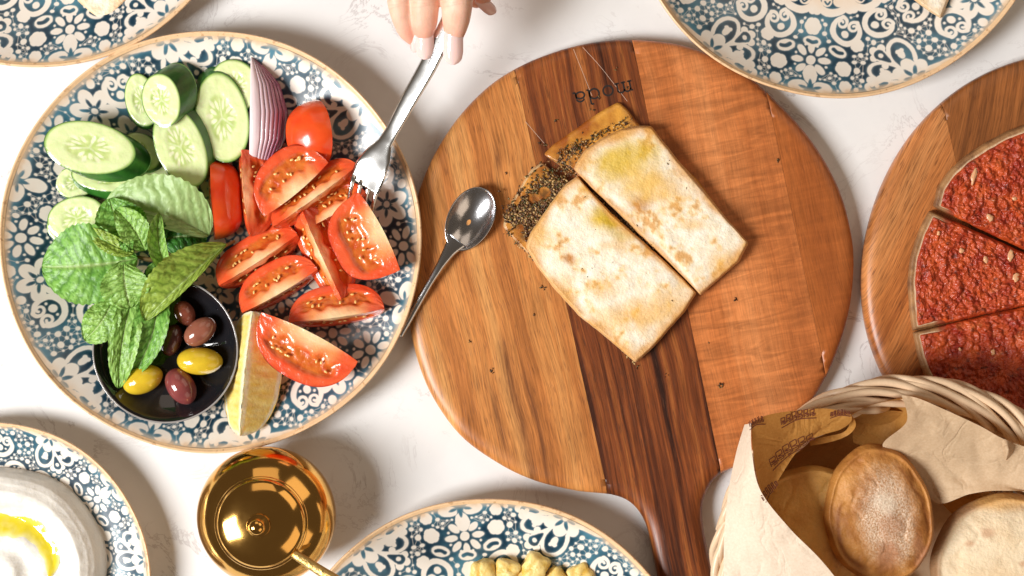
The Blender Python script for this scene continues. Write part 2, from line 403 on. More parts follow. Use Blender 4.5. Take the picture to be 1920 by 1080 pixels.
def plate_cols():
    x = px_ * R0 * IN; y = py_ * R0 * IN
    wx = x + 1.6 * pn(x * .03, y * .03, 3); wy = y + 1.6 * pn(x * .03, y * .03, 8)
    a = np.abs(wx); b = np.abs(wy)
    d = sampleW(lace, a, b) + .5 + .7 * fbm(x * .12, y * .12, 3, 5); ww = sampleW(web, a, b)
    m = 1 - sst(-.8, .9, d); mw = (1 - sst(-.2, .75, ww)) * .34
    n = fbm(x * .012, y * .012, 4, 2) * .5 + .5; n2 = fbm(x * .05, y * .05, 3, 9)
    t = rr * IN
    pale = np.clip(sst(.42, .80, n) * .85 + sst(.90, .985, t) * .85 + .12 * n2, 0, 1)
    blue = mixc((.002, .028, .056), (.065, .205, .28), pale)
    ivory = mixc((.83, .765, .68), (.80, .60, .42), np.clip(sst(.62, .45, t) * .8 + sst(.925, .985, t) * .55 + .25 * n2, 0, 1))
    edge = np.exp(-(d / 1.7) ** 2) * .35
    c = mixc(blue, ivory, np.maximum(m, mw * (1 - .35 * m)))
    c = mixc(c, np.array((.30, .44, .50)), edge * (1 - m) * .7)
    # rubbed brown glaze breaking through beside the rim
    br = sst(.955, .985, t + .012 * n2) * sst(-.25, .3, fbm(np.arctan2(y, x) * 14, t * 3, 3, 4)) * .75
    c = mixc(c, np.array((.52, .27, .11)), br)
    c = mixc(c, np.array((.80, .58, .37)), sst(.950, .985, t + .006 * n2) * .62)
    return c
PC = plate_cols().reshape(-1, 3)
glaze = mat('plate_glaze', 'Col', .30, bumps=[(.012, 1.6, 2)], Coat_Weight=.9, Coat_Roughness=.22)
rimm = mat('plate_rim_clay', (.80, .54, .31), (.30, .05, .15), bumps=[(.15, .5, 3)], var=[(.06, .18), (.4, .10)], spots=(.10, .60, .68, (.38, .18, .07), .5))
clay = mat('plate_underside', (.70, .56, .42), .5, var=(.05, .1))
PM = []
def plate(label, cx, cy, ang, R=396.0, sc=1.0):
    """cx, cy, R as the rim is seen; ang = screen angle of the fleur axis"""
    z = RIMZ * sc; k = (H - z) / H; o = Wp(cx, cy, z); org = np.array([o[0], o[1], 0.0])
    t = thing('dinner_plate', label, 'plate', org, 'patterned blue and white plates on the table')
    if not PM:
        Rr = R0 * k
        V = np.stack([px_ * IN * Rr, py_ * IN * Rr, plate_z(rr * IN)], -1).reshape(-1, 3)
        PM.append(mesh('glazed_well', V, gridF(NP_, NP_), (0, 0, 0), {'Col': PC})); PM[0].materials.append(glaze)
        zi = float(plate_z(IN))
        th = np.linspace(0, 2 * np.pi, 200, endpoint=False)
        def ring(prof, wob=0):
            P = np.array(prof); n = len(P)
            rr_ = P[:, 0][:, None] * (1 + wob * .0025 * np.sin(7 * th + 1) ) + 0 * th
            return np.stack([rr_ * np.cos(th), rr_ * np.sin(th), P[:, 1][:, None] + 0 * th], -1).reshape(-1, 3), gridF(n, 200, False, True)
        V, F = ring([(Rr * IN, zi), (Rr * .984, zi + 1.6), (Rr * .989, zi + 2.6), (Rr * .994, RIMZ + .5), (Rr * 1.0, RIMZ - 1), (Rr * 1.002, RIMZ - 4), (Rr * .996, RIMZ - 8)], 1)
        PM.append(mesh('rim', V, F, (0, 0, 0))); PM[1].materials.append(rimm)
        ts = np.linspace(.996, .5, 14)
        prof = [(Rr * a, max(plate_z(a) - 8 - 4 * (1 - a) * 2, 3)) for a in ts] + [(Rr * .49, 0), (Rr * .46, 0), (Rr * .45, 4), (Rr * .01, 4)]
        V, F = ring(prof)
        PM.append(mesh('underside', V, F, (0, 0, 0))); PM[2].materials.append(clay)
    for me in PM:
        q = bpy.data.objects.new(me.name, me); COL.objects.link(q); q.parent = t
    # pattern axis: local +y is the fleur axis
    t.rotation_euler[2] = math.radians(-ang - 90)
    t.scale = (R / R0,) * 3
    return t
plate('large blue lace patterned plate heaped with cucumber, tomato, mint and olives', 394, 453, 107.7)
plate('blue lace patterned plate cut by the top edge, reaching over the round wooden board', 1570, -213, 97.5)
plate('blue lace patterned plate at the bottom edge with yellow chunks on it', 915, 1331, -98)
plate('blue lace patterned plate in the top left corner with a bread wedge', 68, -270, 80.7)
plate('smaller blue lace patterned plate at the lower left with the labneh on it', -17, 1090, -38, 300.0, 300 / 396)
# ---------------------------------------------------------------- wooden boards
def offset_poly(P, d):
    T = np.roll(P, -1, 0) - np.roll(P, 1, 0); T /= np.linalg.norm(T, axis=1)[:, None]
    return P + np.stack([T[:, 1], -T[:, 0]], -1) * -d if False else P - np.stack([T[:, 1], -T[:, 0]], -1) * d
def board(t, out_px, zt, seams, mats, names, labels, th0=0.0, n=260, edge=28):
    P = catmull(out_px, n, True); P = Wp(P[:, 0], P[:, 1], zt)[:, :2]
    area2 = np.sum(P[:, 0] * np.roll(P[:, 1], -1) - np.roll(P[:, 0], -1) * P[:, 1])
    if area2 < 0: P = P[::-1]
    prof = [(9, 0), (1, 8), (-.5, zt * .45), (0, zt - 17), (2, zt - 10), (6, zt - 5.5), (13, zt - 2.2), (20, zt - .6), (edge, zt)]
    bm = bmesh.new(); org = ORG[t.name]; rings = []
    for d, z in prof:
        Q = offset_poly(P, d); rings.append([bm.verts.new(((q[0] - org[0]) * S, (q[1] - org[1]) * S, (z - org[2]) * S)) for q in Q])
    for a, b in zip(rings, rings[1:]):
        for i in range(len(a)): bm.faces.new((a[i], a[(i + 1) % len(a)], b[(i + 1) % len(a)], b[i]))
    bm.faces.new(rings[0][::-1]); bm.faces.new(rings[-1]); bm.normal_update()
    objs = []
    for k in range(len(mats)):
        b = bm.copy()
        for side, si in ((0, k - 1), (1, k)):
            if 0 <= si < len(seams):
                (x0, y0), (x1, y1) = seams[si]; a0 = Wp(x0, y0, zt)[:2] - org[:2]; a1 = Wp(x1, y1, zt)[:2] - org[:2]
                nrm = np.array([-(a1 - a0)[1], (a1 - a0)[0]]); nrm /= np.linalg.norm(nrm)   # points to the right going down
                if nrm[0] < 0: nrm = -nrm
                off = .22 if side == 0 else -.22
                co = (a0 + nrm * off) * S
                r = bmesh.ops.bisect_plane(b, geom=b.verts[:] + b.edges[:] + b.faces[:], plane_co=(co[0], co[1], 0), plane_no=(nrm[0], nrm[1], 0), clear_outer=(side == 1), clear_inner=(side == 0), dist=1e-7)
                es = [e for e in r['geom_cut'] if isinstance(e, bmesh.types.BMEdge)]
                try: bmesh.ops.edgeloop_fill(b, edges=es)
                except Exception: pass
        bmesh.ops.triangulate(b, faces=[f for f in b.faces if len(f.verts) > 4])
        me = bpy.data.meshes.new(names[k]); b.to_mesh(me); b.free(); me.materials.append(mats[k])
        for p_ in me.polygons: p_.use_smooth = abs(p_.normal.z) < .999 and abs(p_.normal.z) > .02
        o = bpy.data.objects.new(names[k], me); COL.objects.link(o); o.parent = t; ORG[o.name] = org
        if labels[k]: o['label'] = labels[k]
        objs.append(o)
    return objs
BZ = 44.0
G = math.atan2(-800, 173)
light_w = wood('acacia_light', G, [(.32, (.28, .090, .020)), (.42, (.50, .175, .042)), (.50, (.60, .235, .062)), (.62, (.68, .32, .10))], seed=1, bands=.016, pores=.45, streaks=[(-262, 40, 330, 9), (-236, 90, 350, 5), (-300, 120, 260, 6), (-200, -330, -260, 7)])
dark_w = wood('walnut_dark', G, [(.35, (.022, .006, .003)), (.43, (.085, .020, .006)), (.50, (.22, .055, .013)), (.58, (.34, .105, .024)), (.70, (.46, .17, .05))], seed=5, bands=.036, pores=.8, fine=.4, wob=3)
red_w = wood('acacia_red', G, [(.34, (.34, .092, .022)), (.5, (.49, .155, .042)), (.64, (.60, .225, .075))], seed=9, bands=.008, pores=.2, figure=.22, fc=.86)
red2_w = wood('acacia_rust', G, [(.25, (.26, .065, .014)), (.5, (.38, .105, .022)), (.75, (.46, .15, .04))], seed=14, bands=.012, pores=.3, figure=.08, fc=.8)
t = thing('serving_board', 'round wooden paddle board with four planks under the folded flatbread', 'serving board', [*Wp(1182, 505, BZ)[:2], 0])
OUT = [(1190, 72), (1290, 85), (1390, 130), (1470, 200), (1530, 270), (1575, 350), (1598, 430), (1604, 500), (1594, 590), (1565, 680), (1520, 760), (1460, 825), (1400, 868), (1350, 892), (1326, 925), (1318, 965), (1324, 1010), (1334, 1060), (1350, 1120), (1375, 1220), (1370, 1260), (1330, 1275), (1290, 1262), (1262, 1200), (1240, 1110), (1226, 1040), (1213, 985), (1188, 948), (1150, 930), (1080, 922), (1000, 902), (930, 868), (860, 815), (805, 735), (775, 650), (763, 570), (764, 480), (776, 390), (803, 310), (850, 230), (910, 165), (975, 122), (1050, 92), (1120, 76)]
planks = board(t, OUT, BZ, [((965, 128), (1140, 925)), ((1185, 73), (1352, 885)), ((1436, 165), (1548, 700))], [light_w, dark_w, red_w, red2_w],
      ['plank'] * 4, ['pale golden left plank', 'dark striped walnut plank running into the handle', 'wide orange plank with rippled figure', 'narrow rust coloured plank at the right rim'])
t2 = thing('serving_board', 'round wooden board at the right edge carrying the red meat flatbread', 'serving board', [*Wp(2042, 512, 50)[:2], 0])
o2w = wood('mango_wood', math.radians(-118), [(.36, (.30, .085, .02)), (.46, (.48, .16, .04)), (.62, (.58, .24, .08))], seed=21, bands=.012, pores=.6)
o3w = wood('mango_wood_dark', math.radians(-100), [(.3, (.07, .022, .008)), (.5, (.30, .10, .025)), (.75, (.44, .17, .05))], seed=26, bands=.02, pores=.5)
o4w = wood('bark_grey', math.radians(-110), [(.3, (.22, .15, .13)), (.7, (.38, .28, .25))], seed=30, bands=.02)
O2 = [(2042 + (420 + 6 * math.sin(3 * a)) * math.cos(a), 512 + (424 + 5 * math.cos(2 * a)) * math.sin(a)) for a in np.linspace(0, 2 * np.pi, 40, endpoint=False)]
board(t2, O2, 50.0, [((1758, 150), (1905, 800))], [o2w, o3w], ['plank'] * 2, [None, 'darker brown plank under the flatbread'])
# ---------------------------------------------------------------- food on the large plate
PCX, PCY = 394.0, 453.0
tom_skin = mat('tomato_skin', 'Col', .24, bumps=[(.03, 1.0, 2)], var=(.03, .15), sss=.2, sssr=(1, .15, .05), sscale=8, Coat_Weight=.2, Coat_Roughness=.1)
tom_flesh = mat('tomato_flesh', 'Col', .22, bumps=[(.05, 1.6, 3), (.4, .25, 2)], var=[(.08, .12)], sss=.3, sssr=(1, .25, .08), sscale=10, Coat_Weight=.5, Coat_Roughness=.1)
seed_m = mat('tomato_seed', (.84, .52, .17), .2, Coat_Weight=.5)
lem_flesh = mat('lemon_flesh', 'Col', .25, bumps=[(.10, 1.5, 4)], var=(.08, .12), sss=.35, sssr=(1, .7, .2), sscale=12, Coat_Weight=.5)
lem_skin = mat('lemon_peel', (.80, .52, .05), .4, bumps=[(.25, 1.2, 2)])
def wedge(name, label, cat, group, px, py, z0, L, R, A, dirdeg, roll, tilt=0, kind='tomato', seed=0, zc=None, swap=1.0):
    rs = np.random.RandomState(seed + 40); A = math.radians(A); nx = 44; t = np.linspace(-1, 1, nx) * .995
    Lh = L / 2; asym = .12 * (rs.rand() - .5)
    rho = R * (1 - np.abs(t) ** (2.2 + 1.3 * rs.rand() if kind == 'tomato' else 2.7)) ** .5 * (1 + asym * t)
    rho = np.maximum(rho, R * .03)
    M = rotz(-math.radians(dirdeg)) @ roty(math.radians(tilt)) @ rotx(math.radians(roll))
    bow = -.05 * L * (t ** 2)
    def P(tt, r, th):   # local
        return np.stack(np.broadcast_arrays(tt * Lh, r * np.sin(th), -r * np.cos(th)), -1)
    th = np.linspace(-A / 2, A / 2, 18)
    T2, TH = np.meshgrid(t, th, indexing='ij')
    rr_ = rho[:, None] * (1 + .02 * pn(T2 * 2, TH * 3, seed))
    skinV = P(T2, rr_, TH); skinV[..., 2] += bow[:, None]
    if kind == 'tomato':
        sc = mixc((.70, .035, .008), (.80, .12, .018), np.clip(.5 + .7 * fbm(T2 * 1.2, TH, 3, seed), 0, 1))
        sc = mixc(sc, np.array((.60, .20, .03)), sst(.75, 1, np.abs(T2) * (T2 > 0)) * .6)
    else: sc = mixc((.80, .55, .05), (.85, .62, .10), T2 * 0)
    sV = skinV.reshape(-1, 3); sF = gridF(nx, 18)
    fV, fC, fF, o, seeds = [], [], [], 0, []
    ns = 26; s = np.linspace(0, 1, ns)
    for sd in (-1, 1):
        T3, S3 = np.meshgrid(t, s, indexing='ij'); a = sd * A / 2
        V = P(T3, rho[:, None] * S3 * (1 + 0 * T3), a * np.ones_like(T3)); V[..., 2] += bow[:, None]
        n = np.array([0, math.cos(a), math.sin(a)]) * sd
        if kind == 'tomato':
            tp = np.abs(T3); teeth = .07 * np.sin(T3 * 17 + 3 * sd + seed) * (np.sin(T3 * 7 + seed) * .5 + .6)
            g = sst(.30, .42, S3 + teeth) * (1 - sst(.70, .80, S3 + .03 * pn(T3 * 4, S3 * 2, seed))) * (1 - sst(.60, .80, tp + .06 * pn(T3 * 3, S3 * 3, seed)))
            V = V - n * (g * R * .075)[..., None] + n * (fbm(T3 * 5, S3 * 5, 3, seed) * 1.6 + g * 2.6 * pn(T3 * 16, S3 * 11, seed))[..., None]
            wall = mixc((.72, .065, .018), (.80, .14, .045), np.clip(.5 + .6 * fbm(T3 * 2.5, S3 * 2, 3, seed + 2), 0, 1))
            core = mixc((.82, .30, .10), (.90, .66, .38), np.clip(1.25 - S3 * 3.0 - tp * 1.5 + .4 * fbm(T3 * 3, S3 * 5, 3, seed), 0, 1))
            c = mixc(wall, core, np.clip((1 - sst(.20, .44, S3 + teeth)) * (1 - sst(.45, .80, tp)), 0, 1))
            c = mixc(c, mixc((.50, .06, .008), (.70, .20, .03), np.clip(.5 + fbm(T3 * 5, S3 * 4, 3, seed + 5), 0, 1)), g)
            c = mixc(c, np.array((.60, .04, .012)), sst(.94, 1, S3) * .8)
            for q in range(10):
                tt = rs.uniform(-.62, .62); ss = rs.choice([rs.uniform(.40, .5), rs.uniform(.6, .68)])
                c0 = P(np.array(tt), R * (1 - abs(tt) ** 2.3) ** .5 * ss, a); c0[2] += -.05 * L * tt * tt
                e = np.array([0, math.sin(a), -math.cos(a)]); ang = rs.uniform(-.5, .5) + math.pi / 2 * (1 if ss < .55 else 0)
                ax = np.array([math.cos(ang), 0, 0]) + e * math.sin(ang); bx = np.cross(n, ax)
                seeds.append(ellipsoid(c0 - n * 1.4, (3.9, 2.2, 1.2), 8, 6, np.stack([ax, bx, n], 1)))
        else:
            r_ = sst(.84, .92, S3 + .0 * T3); fib = np.clip(.5 + fbm(T3 * 16, S3 * 2.5, 3, seed), 0, 1)
            V = V + n * (pn(T3 * 9, S3 * 1.5, seed) * 1.8)[..., None]
            c = mixc((.84, .58, .10), (.92, .76, .32), fib); c = mixc(c, np.array((.86, .78, .55)), np.clip(r_ + (1 - sst(.06, .20, S3)) + sst(.90, .97, np.abs(T3)), 0, 1))
            c = mixc(c, np.array((.84, .60, .12)), sst(.96, .99, S3))
        fV.append(V.reshape(-1, 3)); fC.append(c.reshape(-1, 3)); F = gridF(nx, ns)
        fF.append((F if sd < 0 else F[:, ::-1]) + o); o += nx * ns
    fV = np.concatenate(fV); fC = np.concatenate(fC); fF = np.concatenate(fF)
    z0 = z0 + float(plate_z(min((math.hypot(px - PCX, py - PCY) + 20) / 396, 1))) - 9
    allV = np.concatenate([fV, sV]) @ M.T
    lo, hi = allV.min(0), allV.max(0); zz = z0 + (hi[2] - lo[2]) * .7
    off = Wp(px, py, zz) - (lo + hi) / 2; off[2] = z0 - lo[2]
    t_ = thing(name, label, cat, [off[0], off[1], z0], group)
    part('skin' if kind == 'tomato' else 'peel', sV @ M.T + off, sF, tom_skin if kind == 'tomato' else lem_skin, t_, {'Col': sc})
    part('flesh', fV @ M.T + off, fF, tom_flesh if kind == 'tomato' else lem_flesh, t_, {'Col': fC})
    if seeds:
        V, F = join(seeds); part('seeds', V @ M.T + off, F, seed_m, t_, kind='stuff')
    return t_
TG = 'tomato wedges on the large plate'
def tom(label, *a, **k): return wedge('tomato_wedge', label, 'tomato wedge', TG, *a, **k)
tom('smooth red tomato wedge skin side up, right of the onion', 579, 246, 18, 124, 70, 84, -98, 160, seed=1)
tom('tall tomato wedge with glossy skin to the right, below the long cucumber slice', 415, 372, 22, 150, 62, 75, 86, 128, seed=2)
tom('narrow upright tomato wedge directly below the onion', 477, 362, 20, 160, 60, 74, 84, 20, seed=3)
tom('wide tomato wedge, cut face and pale core up, between onion and fork', 548, 340, 30, 152, 82, 60, -40, 56, seed=4)
tom('long slanting tomato wedge overlapping another one, its tip touching the fork', 590, 362, 42, 190, 58, 70, -36, 18, seed=5)
tom('tomato wedge pierced by the fork tines', 684, 443, 14, 160, 98, 46, 62, -62, seed=6)
tom('dark red tomato wedge beside the stem of the mint', 482, 480, 16, 172, 62, 76, -33, 20, seed=7)
tom('long steep tomato wedge with pale ridge in the middle of the tomato heap', 606, 474, 28, 182, 62, 84, 66, 6, seed=8)
tom('tomato wedge lying just above the lemon wedge', 523, 533, 14, 160, 66, 76, -30, 30, seed=9)
tom('tomato wedge with rounded right end, lowest but one on the plate', 632, 573, 16, 176, 66, 78, -8, 26, seed=10)
tom('lowest tomato wedge, cut face up, right of the lemon', 578, 655, 22, 196, 92, 52, 27, -60, seed=11)
tom('tomato wedge half hidden under the slanting one beside the fork', 628, 385, 14, 130, 60, 70, -30, 30, seed=12)
wedge('lemon_wedge', 'yellow lemon wedge with pale ridge beside the black bowl', 'lemon wedge', None, 470, 700, 12, 228, 80, 84, 96, 6, kind='lemon', seed=3)
# cucumber
cuc_flesh = mat('cucumber_flesh', 'Col', .2, bumps=[(.12, .9, 4), (.03, .8, 2)], var=(.06, .07), sss=.35, sssr=(.6, 1, .4), sscale=10, Coat_Weight=.5, Coat_Roughness=.08)
cuc_skin = mat('cucumber_skin', 'Col', .28, bumps=[(.12, .8, 3)], var=(.05, .2), Coat_Weight=.3)
def cucumber(label, cx, cy, a, b, rot, z0, th=18, shear=(8, 8), tilt=(0, 0), seed=0):
    z0 = z0 + float(plate_z(min((math.hypot(cx - PCX, cy - PCY) + 5) / 396, 1))) - 9
    r = math.radians(-rot); n = 72; ph = np.linspace(0, 2 * np.pi, n, endpoint=False)
    zt = z0 + th; o = Wp(cx, cy, zt); k = (H - zt) / H; a *= k; b *= k
    rs = np.random.RandomState(seed)
    def pl(u, v, dz, s):     # u, v along the axes
        x = u * math.cos(r) - v * math.sin(r) + shear[0] * s; y = u * math.sin(r) + v * math.cos(r) - shear[1] * s
        return np.stack([o[0] + x, o[1] + y, zt + dz + tilt[0] * x - tilt[1] * y], -1)
    rings = np.linspace(0, 1, 26); wob = 1 + .02 * np.sin(2 * ph + seed) + .012 * np.sin(3 * ph + 2 * seed)
    U = rings[:, None] * np.cos(ph) * a * wob; V = rings[:, None] * np.sin(ph) * b * wob
    q = rings[:, None] + 0 * ph
    dz = -1.5 * sst(.9, 1, q) + 1.4 * fbm(U * .06, V * .06, 3, seed) - 1.5 * (1 - sst(.4, .6, q))
    T = pl(U, V, dz, 0).reshape(-1, 3)
    un, vn = U / a, V / b; base = mixc((.66, .76, .34), (.78, .86, .50), np.clip(.55 + .5 * fbm(un * 3, vn * 3, 3, seed), 0, 1))
    core = mixc((.44, .60, .16), (.64, .72, .32), np.clip(.5 + .8 * fbm(un * 5, vn * 5, 3, seed + 3), 0, 1))
    c = mixc(base, core, 1 - sst(.42, .56, q + .05 * np.sin(3 * ph + seed)))
    sd = np.zeros_like(un)
    for L3 in range(3):
        for j in range(5):
            aa = L3 * 2.094 + (j - 2) * .34 + seed; rr0 = .38 + .06 * ((j % 2) * 2 - 1) ; x0, y0 = rr0 * math.cos(aa), rr0 * math.sin(aa)
            dx, dy = un - x0, vn - y0; e = (dx * math.cos(aa) + dy * math.sin(aa)) / .13; f = (-dx * math.sin(aa) + dy * math.cos(aa)) / .05
            sd = np.maximum(sd, 1 - sst(.7, 1.2, np.hypot(e, f)))
    c = mixc(c, np.array((.90, .90, .66)), sd * .8)
    c = mixc(c, np.array((.86, .88, .66)), (1 - sst(.0, .07, np.abs(np.sin(1.5 * (ph + seed)) * q))) * (1 - sst(.35, .5, q)) * .5)
    c = mixc(c, np.array((.30, .50, .10)), sst(.90, .985, q)); c = mixc(c, np.array((.03, .12, .015)), sst(.955, .99, q))
    t = thing('cucumber_slice', label, 'cucumber slice', [o[0], o[1], z0], 'cucumber slices on the large plate')
    B = pl(U, V, -th, 1).reshape(-1, 3); Fg = gridF(26, n, False, True)
    part('flesh', np.concatenate([T, B]), np.concatenate([Fg, Fg[:, ::-1] + len(T)]), cuc_flesh, t, {'Col': np.concatenate([c.reshape(-1, 3)] * 2)})
    h = np.linspace(0, 1, 7)[:, None]; bulge = 1 + .018 * np.sin(np.pi * h)
    SV = pl(np.cos(ph) * a * wob * bulge, np.sin(ph) * b * wob * bulge, -th * h - 1.5, h + 0 * ph).reshape(-1, 3)
    st = np.clip(.5 + .8 * pn(np.broadcast_to(ph * 3, (7, n)), np.broadcast_to(h * .5, (7, n)), seed), 0, 1)
    part('skin', SV, gridF(7, n, False, True), cuc_skin, t, {'Col': mixc((.010, .055, .008), (.045, .20, .025), st)})
    return t
cucumber('small cucumber slice mostly under the stacked slices left of the mint, near the rim', 140, 342, 30, 38, 80, 6, shear=(4, 4), seed=1)
cucumber('cucumber slice showing green skin beneath the big oval slice', 196, 330, 62, 30, 6, 20, 24, (0, 14), (0, .25), seed=2)
cucumber('dark skinned cucumber slice peeping out between the two big slices', 262, 285, 34, 42, -50, 18, 20, (14, 6), seed=3)
cucumber('cucumber slice in shade just above the large mint leaf', 300, 345, 66, 34, 22, 16, 20, (4, 6), (0, .2), seed=4)
cucumber('cucumber slice tucked under the slice at the left rim', 124, 428, 38, 30, 20, 12, 14, (3, 6), seed=5)
cucumber('rounded cucumber slice left of the mint leaves', 143, 410, 55, 42, -8, 24, 16, (3, 8), seed=6)
cucumber('big oval cucumber slice nearest the left rim, lying on the others', 167, 277, 85, 50, 11, 52, 24, (22, 12), (-.05, 0), seed=7)
cucumber('pale cucumber slice behind the glistening one at the top left', 265, 188, 30, 52, -14, 20, 14, (-2, 4), seed=8)
cucumber('glistening wet cucumber slice with thick green back at the top', 302, 188, 37, 52, -12, 40, 36, (24, -24), (.20, 0), seed=9)
cucumber('cucumber slice behind the largest upright slice, beside the onion', 440, 160, 44, 50, -20, 22, 14, (3, -2), seed=10)
cucumber('largest upright cucumber slice left of the onion', 416, 221, 51, 84, -9, 34, 24, (-8, -17), seed=11)
cucumber('long tilted cucumber slice in the middle, over the tomato', 338, 276, 46, 79, -23, 50, 30, (12, -20), (-.05, 0), seed=12)
# onion
def onion():
    ys = np.linspace(0, 1, 60); y = 106 + ys * 206
    wd = 72 * np.interp(ys, [0, .08, .25, .5, .75, .92, 1], [.10, .36, .78, 1.0, .95, .72, .60]); x0 = 470 - 3 * ys
    o = Wp(505, 212, 40); t = thing('onion_wedge', 'purple and white red onion wedge with curved layers beside the cucumber', 'onion wedge', [o[0], o[1], 24])
    m = mat('onion_layer', 'Col', .22, bumps=[(.10, .6, 3)], sss=.3, sssr=(1, .5, .6), sscale=8, Coat_Weight=.4)
    fr = [0, .30, .42, .54, .65, .76, .87, 1.0]
    def zt(f): return 30 + 62 * np.sqrt(np.clip(1 - (np.clip(f, 0, 1) * .97) ** 2, 0, 1)) * 1.0
    for k in range(7):
        f = np.linspace(fr[k], fr[k + 1] - .012, 9); u = np.linspace(0, 1, 9)
        f2 = np.concatenate([[f[0]], f, [f[-1]]]); 
        Yy, Ff = np.meshgrid(y, f2, indexing='ij'); W2 = wd[:, None]; X = x0[:, None] + W2 * Ff
        dome = np.sin(np.pi * np.clip(ys * .96 + .04, 0, 1))[:, None] ** .45
        Z = 26 + (zt(Ff) - 26) * dome + 1.5 * np.concatenate([[0], np.sin(np.pi * u), [0]])[None, :]
        Z[:, 0] = 24; Z[:, -1] = 24
        P = Wp(X, Yy, Z)
        pale = np.clip(1.05 - Ff * 1.25 + .15 * pn(Yy * .01, Ff * 3, 2), 0, 1)
        c = mixc((.42, .13, .22), (.86, .74, .75), pale)
        edge = np.concatenate([[1], np.exp(-((u - 1) / .16) ** 2), [1]])[None, :] * np.ones_like(Yy)
        c = mixc(c, np.array((.26, .05, .11)), edge * (.38 if k else .15) )
        fib = np.clip(.5 + pn(Yy * .004, X * .5, 7), 0, 1)
        c = mixc(c, c * .8, fib * .4); c = mixc(c, np.array((.80, .66, .66)), sst(.93, 1, ys)[:, None] * .7 + 0 * Ff)
        part('onion_layer', P, gridF(60, 11), m, t, {'Col': c})
    sk = np.concatenate([Wp(x0, y, 24), Wp(x0 + wd, y, 24)])
    F = [(i, i + 1, 61 + i, 60 + i) for i in range(59)]
    part('base', sk, F, m, t, {'Col': np.tile((.5, .2, .3), (120, 1))}, smooth=False)
onion()
# mint
leaf_m = mat('mint_leaf', 'Col', .36, bumps=[(.10, 1.4, 4), (.35, .5, 3)], var=[(.05, .14)], transl=(.20, (1.0, 1.0, .35)))
stem_m = mat('mint_stem', (.22, .14, .05), .5, bumps=[(.1, 1, 3)])
mint = thing('mint_sprig', 'fresh green mint sprig lying over the cucumber and the black bowl', 'mint sprig', Wp(275, 500, 60))
def leaf(bx, by, bz, tx, ty, tz, Wd_, bend=0, fold=.35, lift=12, N=8, tone=0, half=(1, 1), seed=0, curl=0, label=None, wp=.88):
    nt, ns = 90, 41; t = np.linspace(0, 1, nt); s = np.linspace(-1, 1, ns)
    B = np.array([bx, by]); T = np.array([tx, ty]); d = T - B; L = np.linalg.norm(d); d = d / L; nrm = np.array([-d[1], d[0]])
    sp = B + np.outer(t, d) * L + np.outer(4 * t * (1 - t), nrm) * bend
    tan = np.gradient(sp, axis=0); tan /= np.linalg.norm(tan, axis=1)[:, None]; nn = np.stack([-tan[:, 1], tan[:, 0]], -1)
    prof = (np.sin(np.pi * np.clip(t, 0, 1) ** wp)) ** .56; prof = np.where(t > .5, np.maximum(prof, 0), prof)
    tooth = 1 + .055 * (1 - 2 * np.abs((t * 15 + seed * .3) % 1 - .5)) * sst(.05, .2, t)
    w_ = Wd_ / 2 * prof * tooth + .6
    Tt, Ss = np.meshgrid(t, s, indexing='ij'); a = np.abs(Ss)
    hw = np.where(Ss < 0, half[0], half[1])
    X = sp[:, 0][:, None] + nn[:, 0][:, None] * w_[:, None] * Ss * hw; Y = sp[:, 1][:, None] + nn[:, 1][:, None] * w_[:, None] * Ss * hw
    ph = N * (Tt - .26 * a ** 1.15 * (1 - .3 * Tt)) + .30 * pn(Tt * 6, a * 4 + np.sign(Ss) * 3, seed) + .10 * pn(Tt * 22, Ss * 9, seed)
    v = np.abs((ph + .5) % 1 - .5) * 2                       # 0 on a side vein
    vein = np.exp(-(v / .20) ** 2) * sst(.02, .1, a) ; mid = np.exp(-(a / .045) ** 2)
    ph2 = 9 * a + 1.5 * pn(Tt * 10, a * 6, seed + 4); v2 = np.abs((ph2 + np.floor(ph) * .37) % 1 - .5) * 2; ve2 = np.exp(-((1 - v2) / .22) ** 2) * (1 - vein)
    puff = np.minimum(np.sqrt(v + .02), 1)
    Z = 14 + (bz + (tz - bz) * t + lift * 4 * t * (1 - t))[:, None] + fold * a * w_[:, None] * hw + 2.8 * puff * (1 - .6 * ve2) * sst(0, .15, 1 - a * .8) - 2.6 * mid + 5 * fbm(Tt * 2.2, Ss * 1.4, 3, seed) + curl * (Ss ** 3) * 10 + 9 * (Tt - .5) * pn(Tt * 1.5, Ss * .8 + seed, seed) + 3.0 * np.sin(Tt * 15 + Ss * 1.5 + seed) * a ** 2
    P = Wp(X, Y, Z)
    tones = [((.09, .32, .025), (.32, .60, .13)), ((.30, .50, .14), (.50, .66, .29)), ((.22, .38, .03), (.42, .56, .10)), ((.02, .12, .015), (.06, .24, .03)), ((.18, .42, .04), (.42, .66, .18))]
    A_, B_ = tones[tone]
    c = mixc(A_, B_, np.clip(.35 + .35 * puff + .5 * fbm(Tt * 3, Ss * 2, 3, seed + 9) - .15 * ve2, 0, 1))
    c = mixc(c, np.array(A_) * .45, (vein * .8 + ve2 * .65) * (.9 if tone != 1 else .35))
    c = mixc(c, np.array((.42, .52, .22)), mid * .7)
    part('leaf', P, gridF(nt, ns), leaf_m, mint, {'Col': c}, label=label)
leaf(392, 442, 50, 196, 388, 66, 128, 14, .25, 22, 9, 1, (.35, 1.15), 1, label='broad pale mint leaf turned underside up')
leaf(300, 452, 50, 388, 450, 40, 74, -8, .3, 8, 6, 3, (1, 1), 2)
leaf(262, 462, 54, 205, 372, 84, 96, -8, .30, 14, 8, 0, (1, 1), 3)
leaf(290, 470, 56, 262, 395, 64, 70, 0, .3, 10, 6, 3, (1, 1), 12)
leaf(425, 458, 54, 272, 602, 88, 88, 4, .42, 22, 9, 2, (.3, 1.25), 4, wp=1.2, label='yellowish mint leaf folded along its midrib')
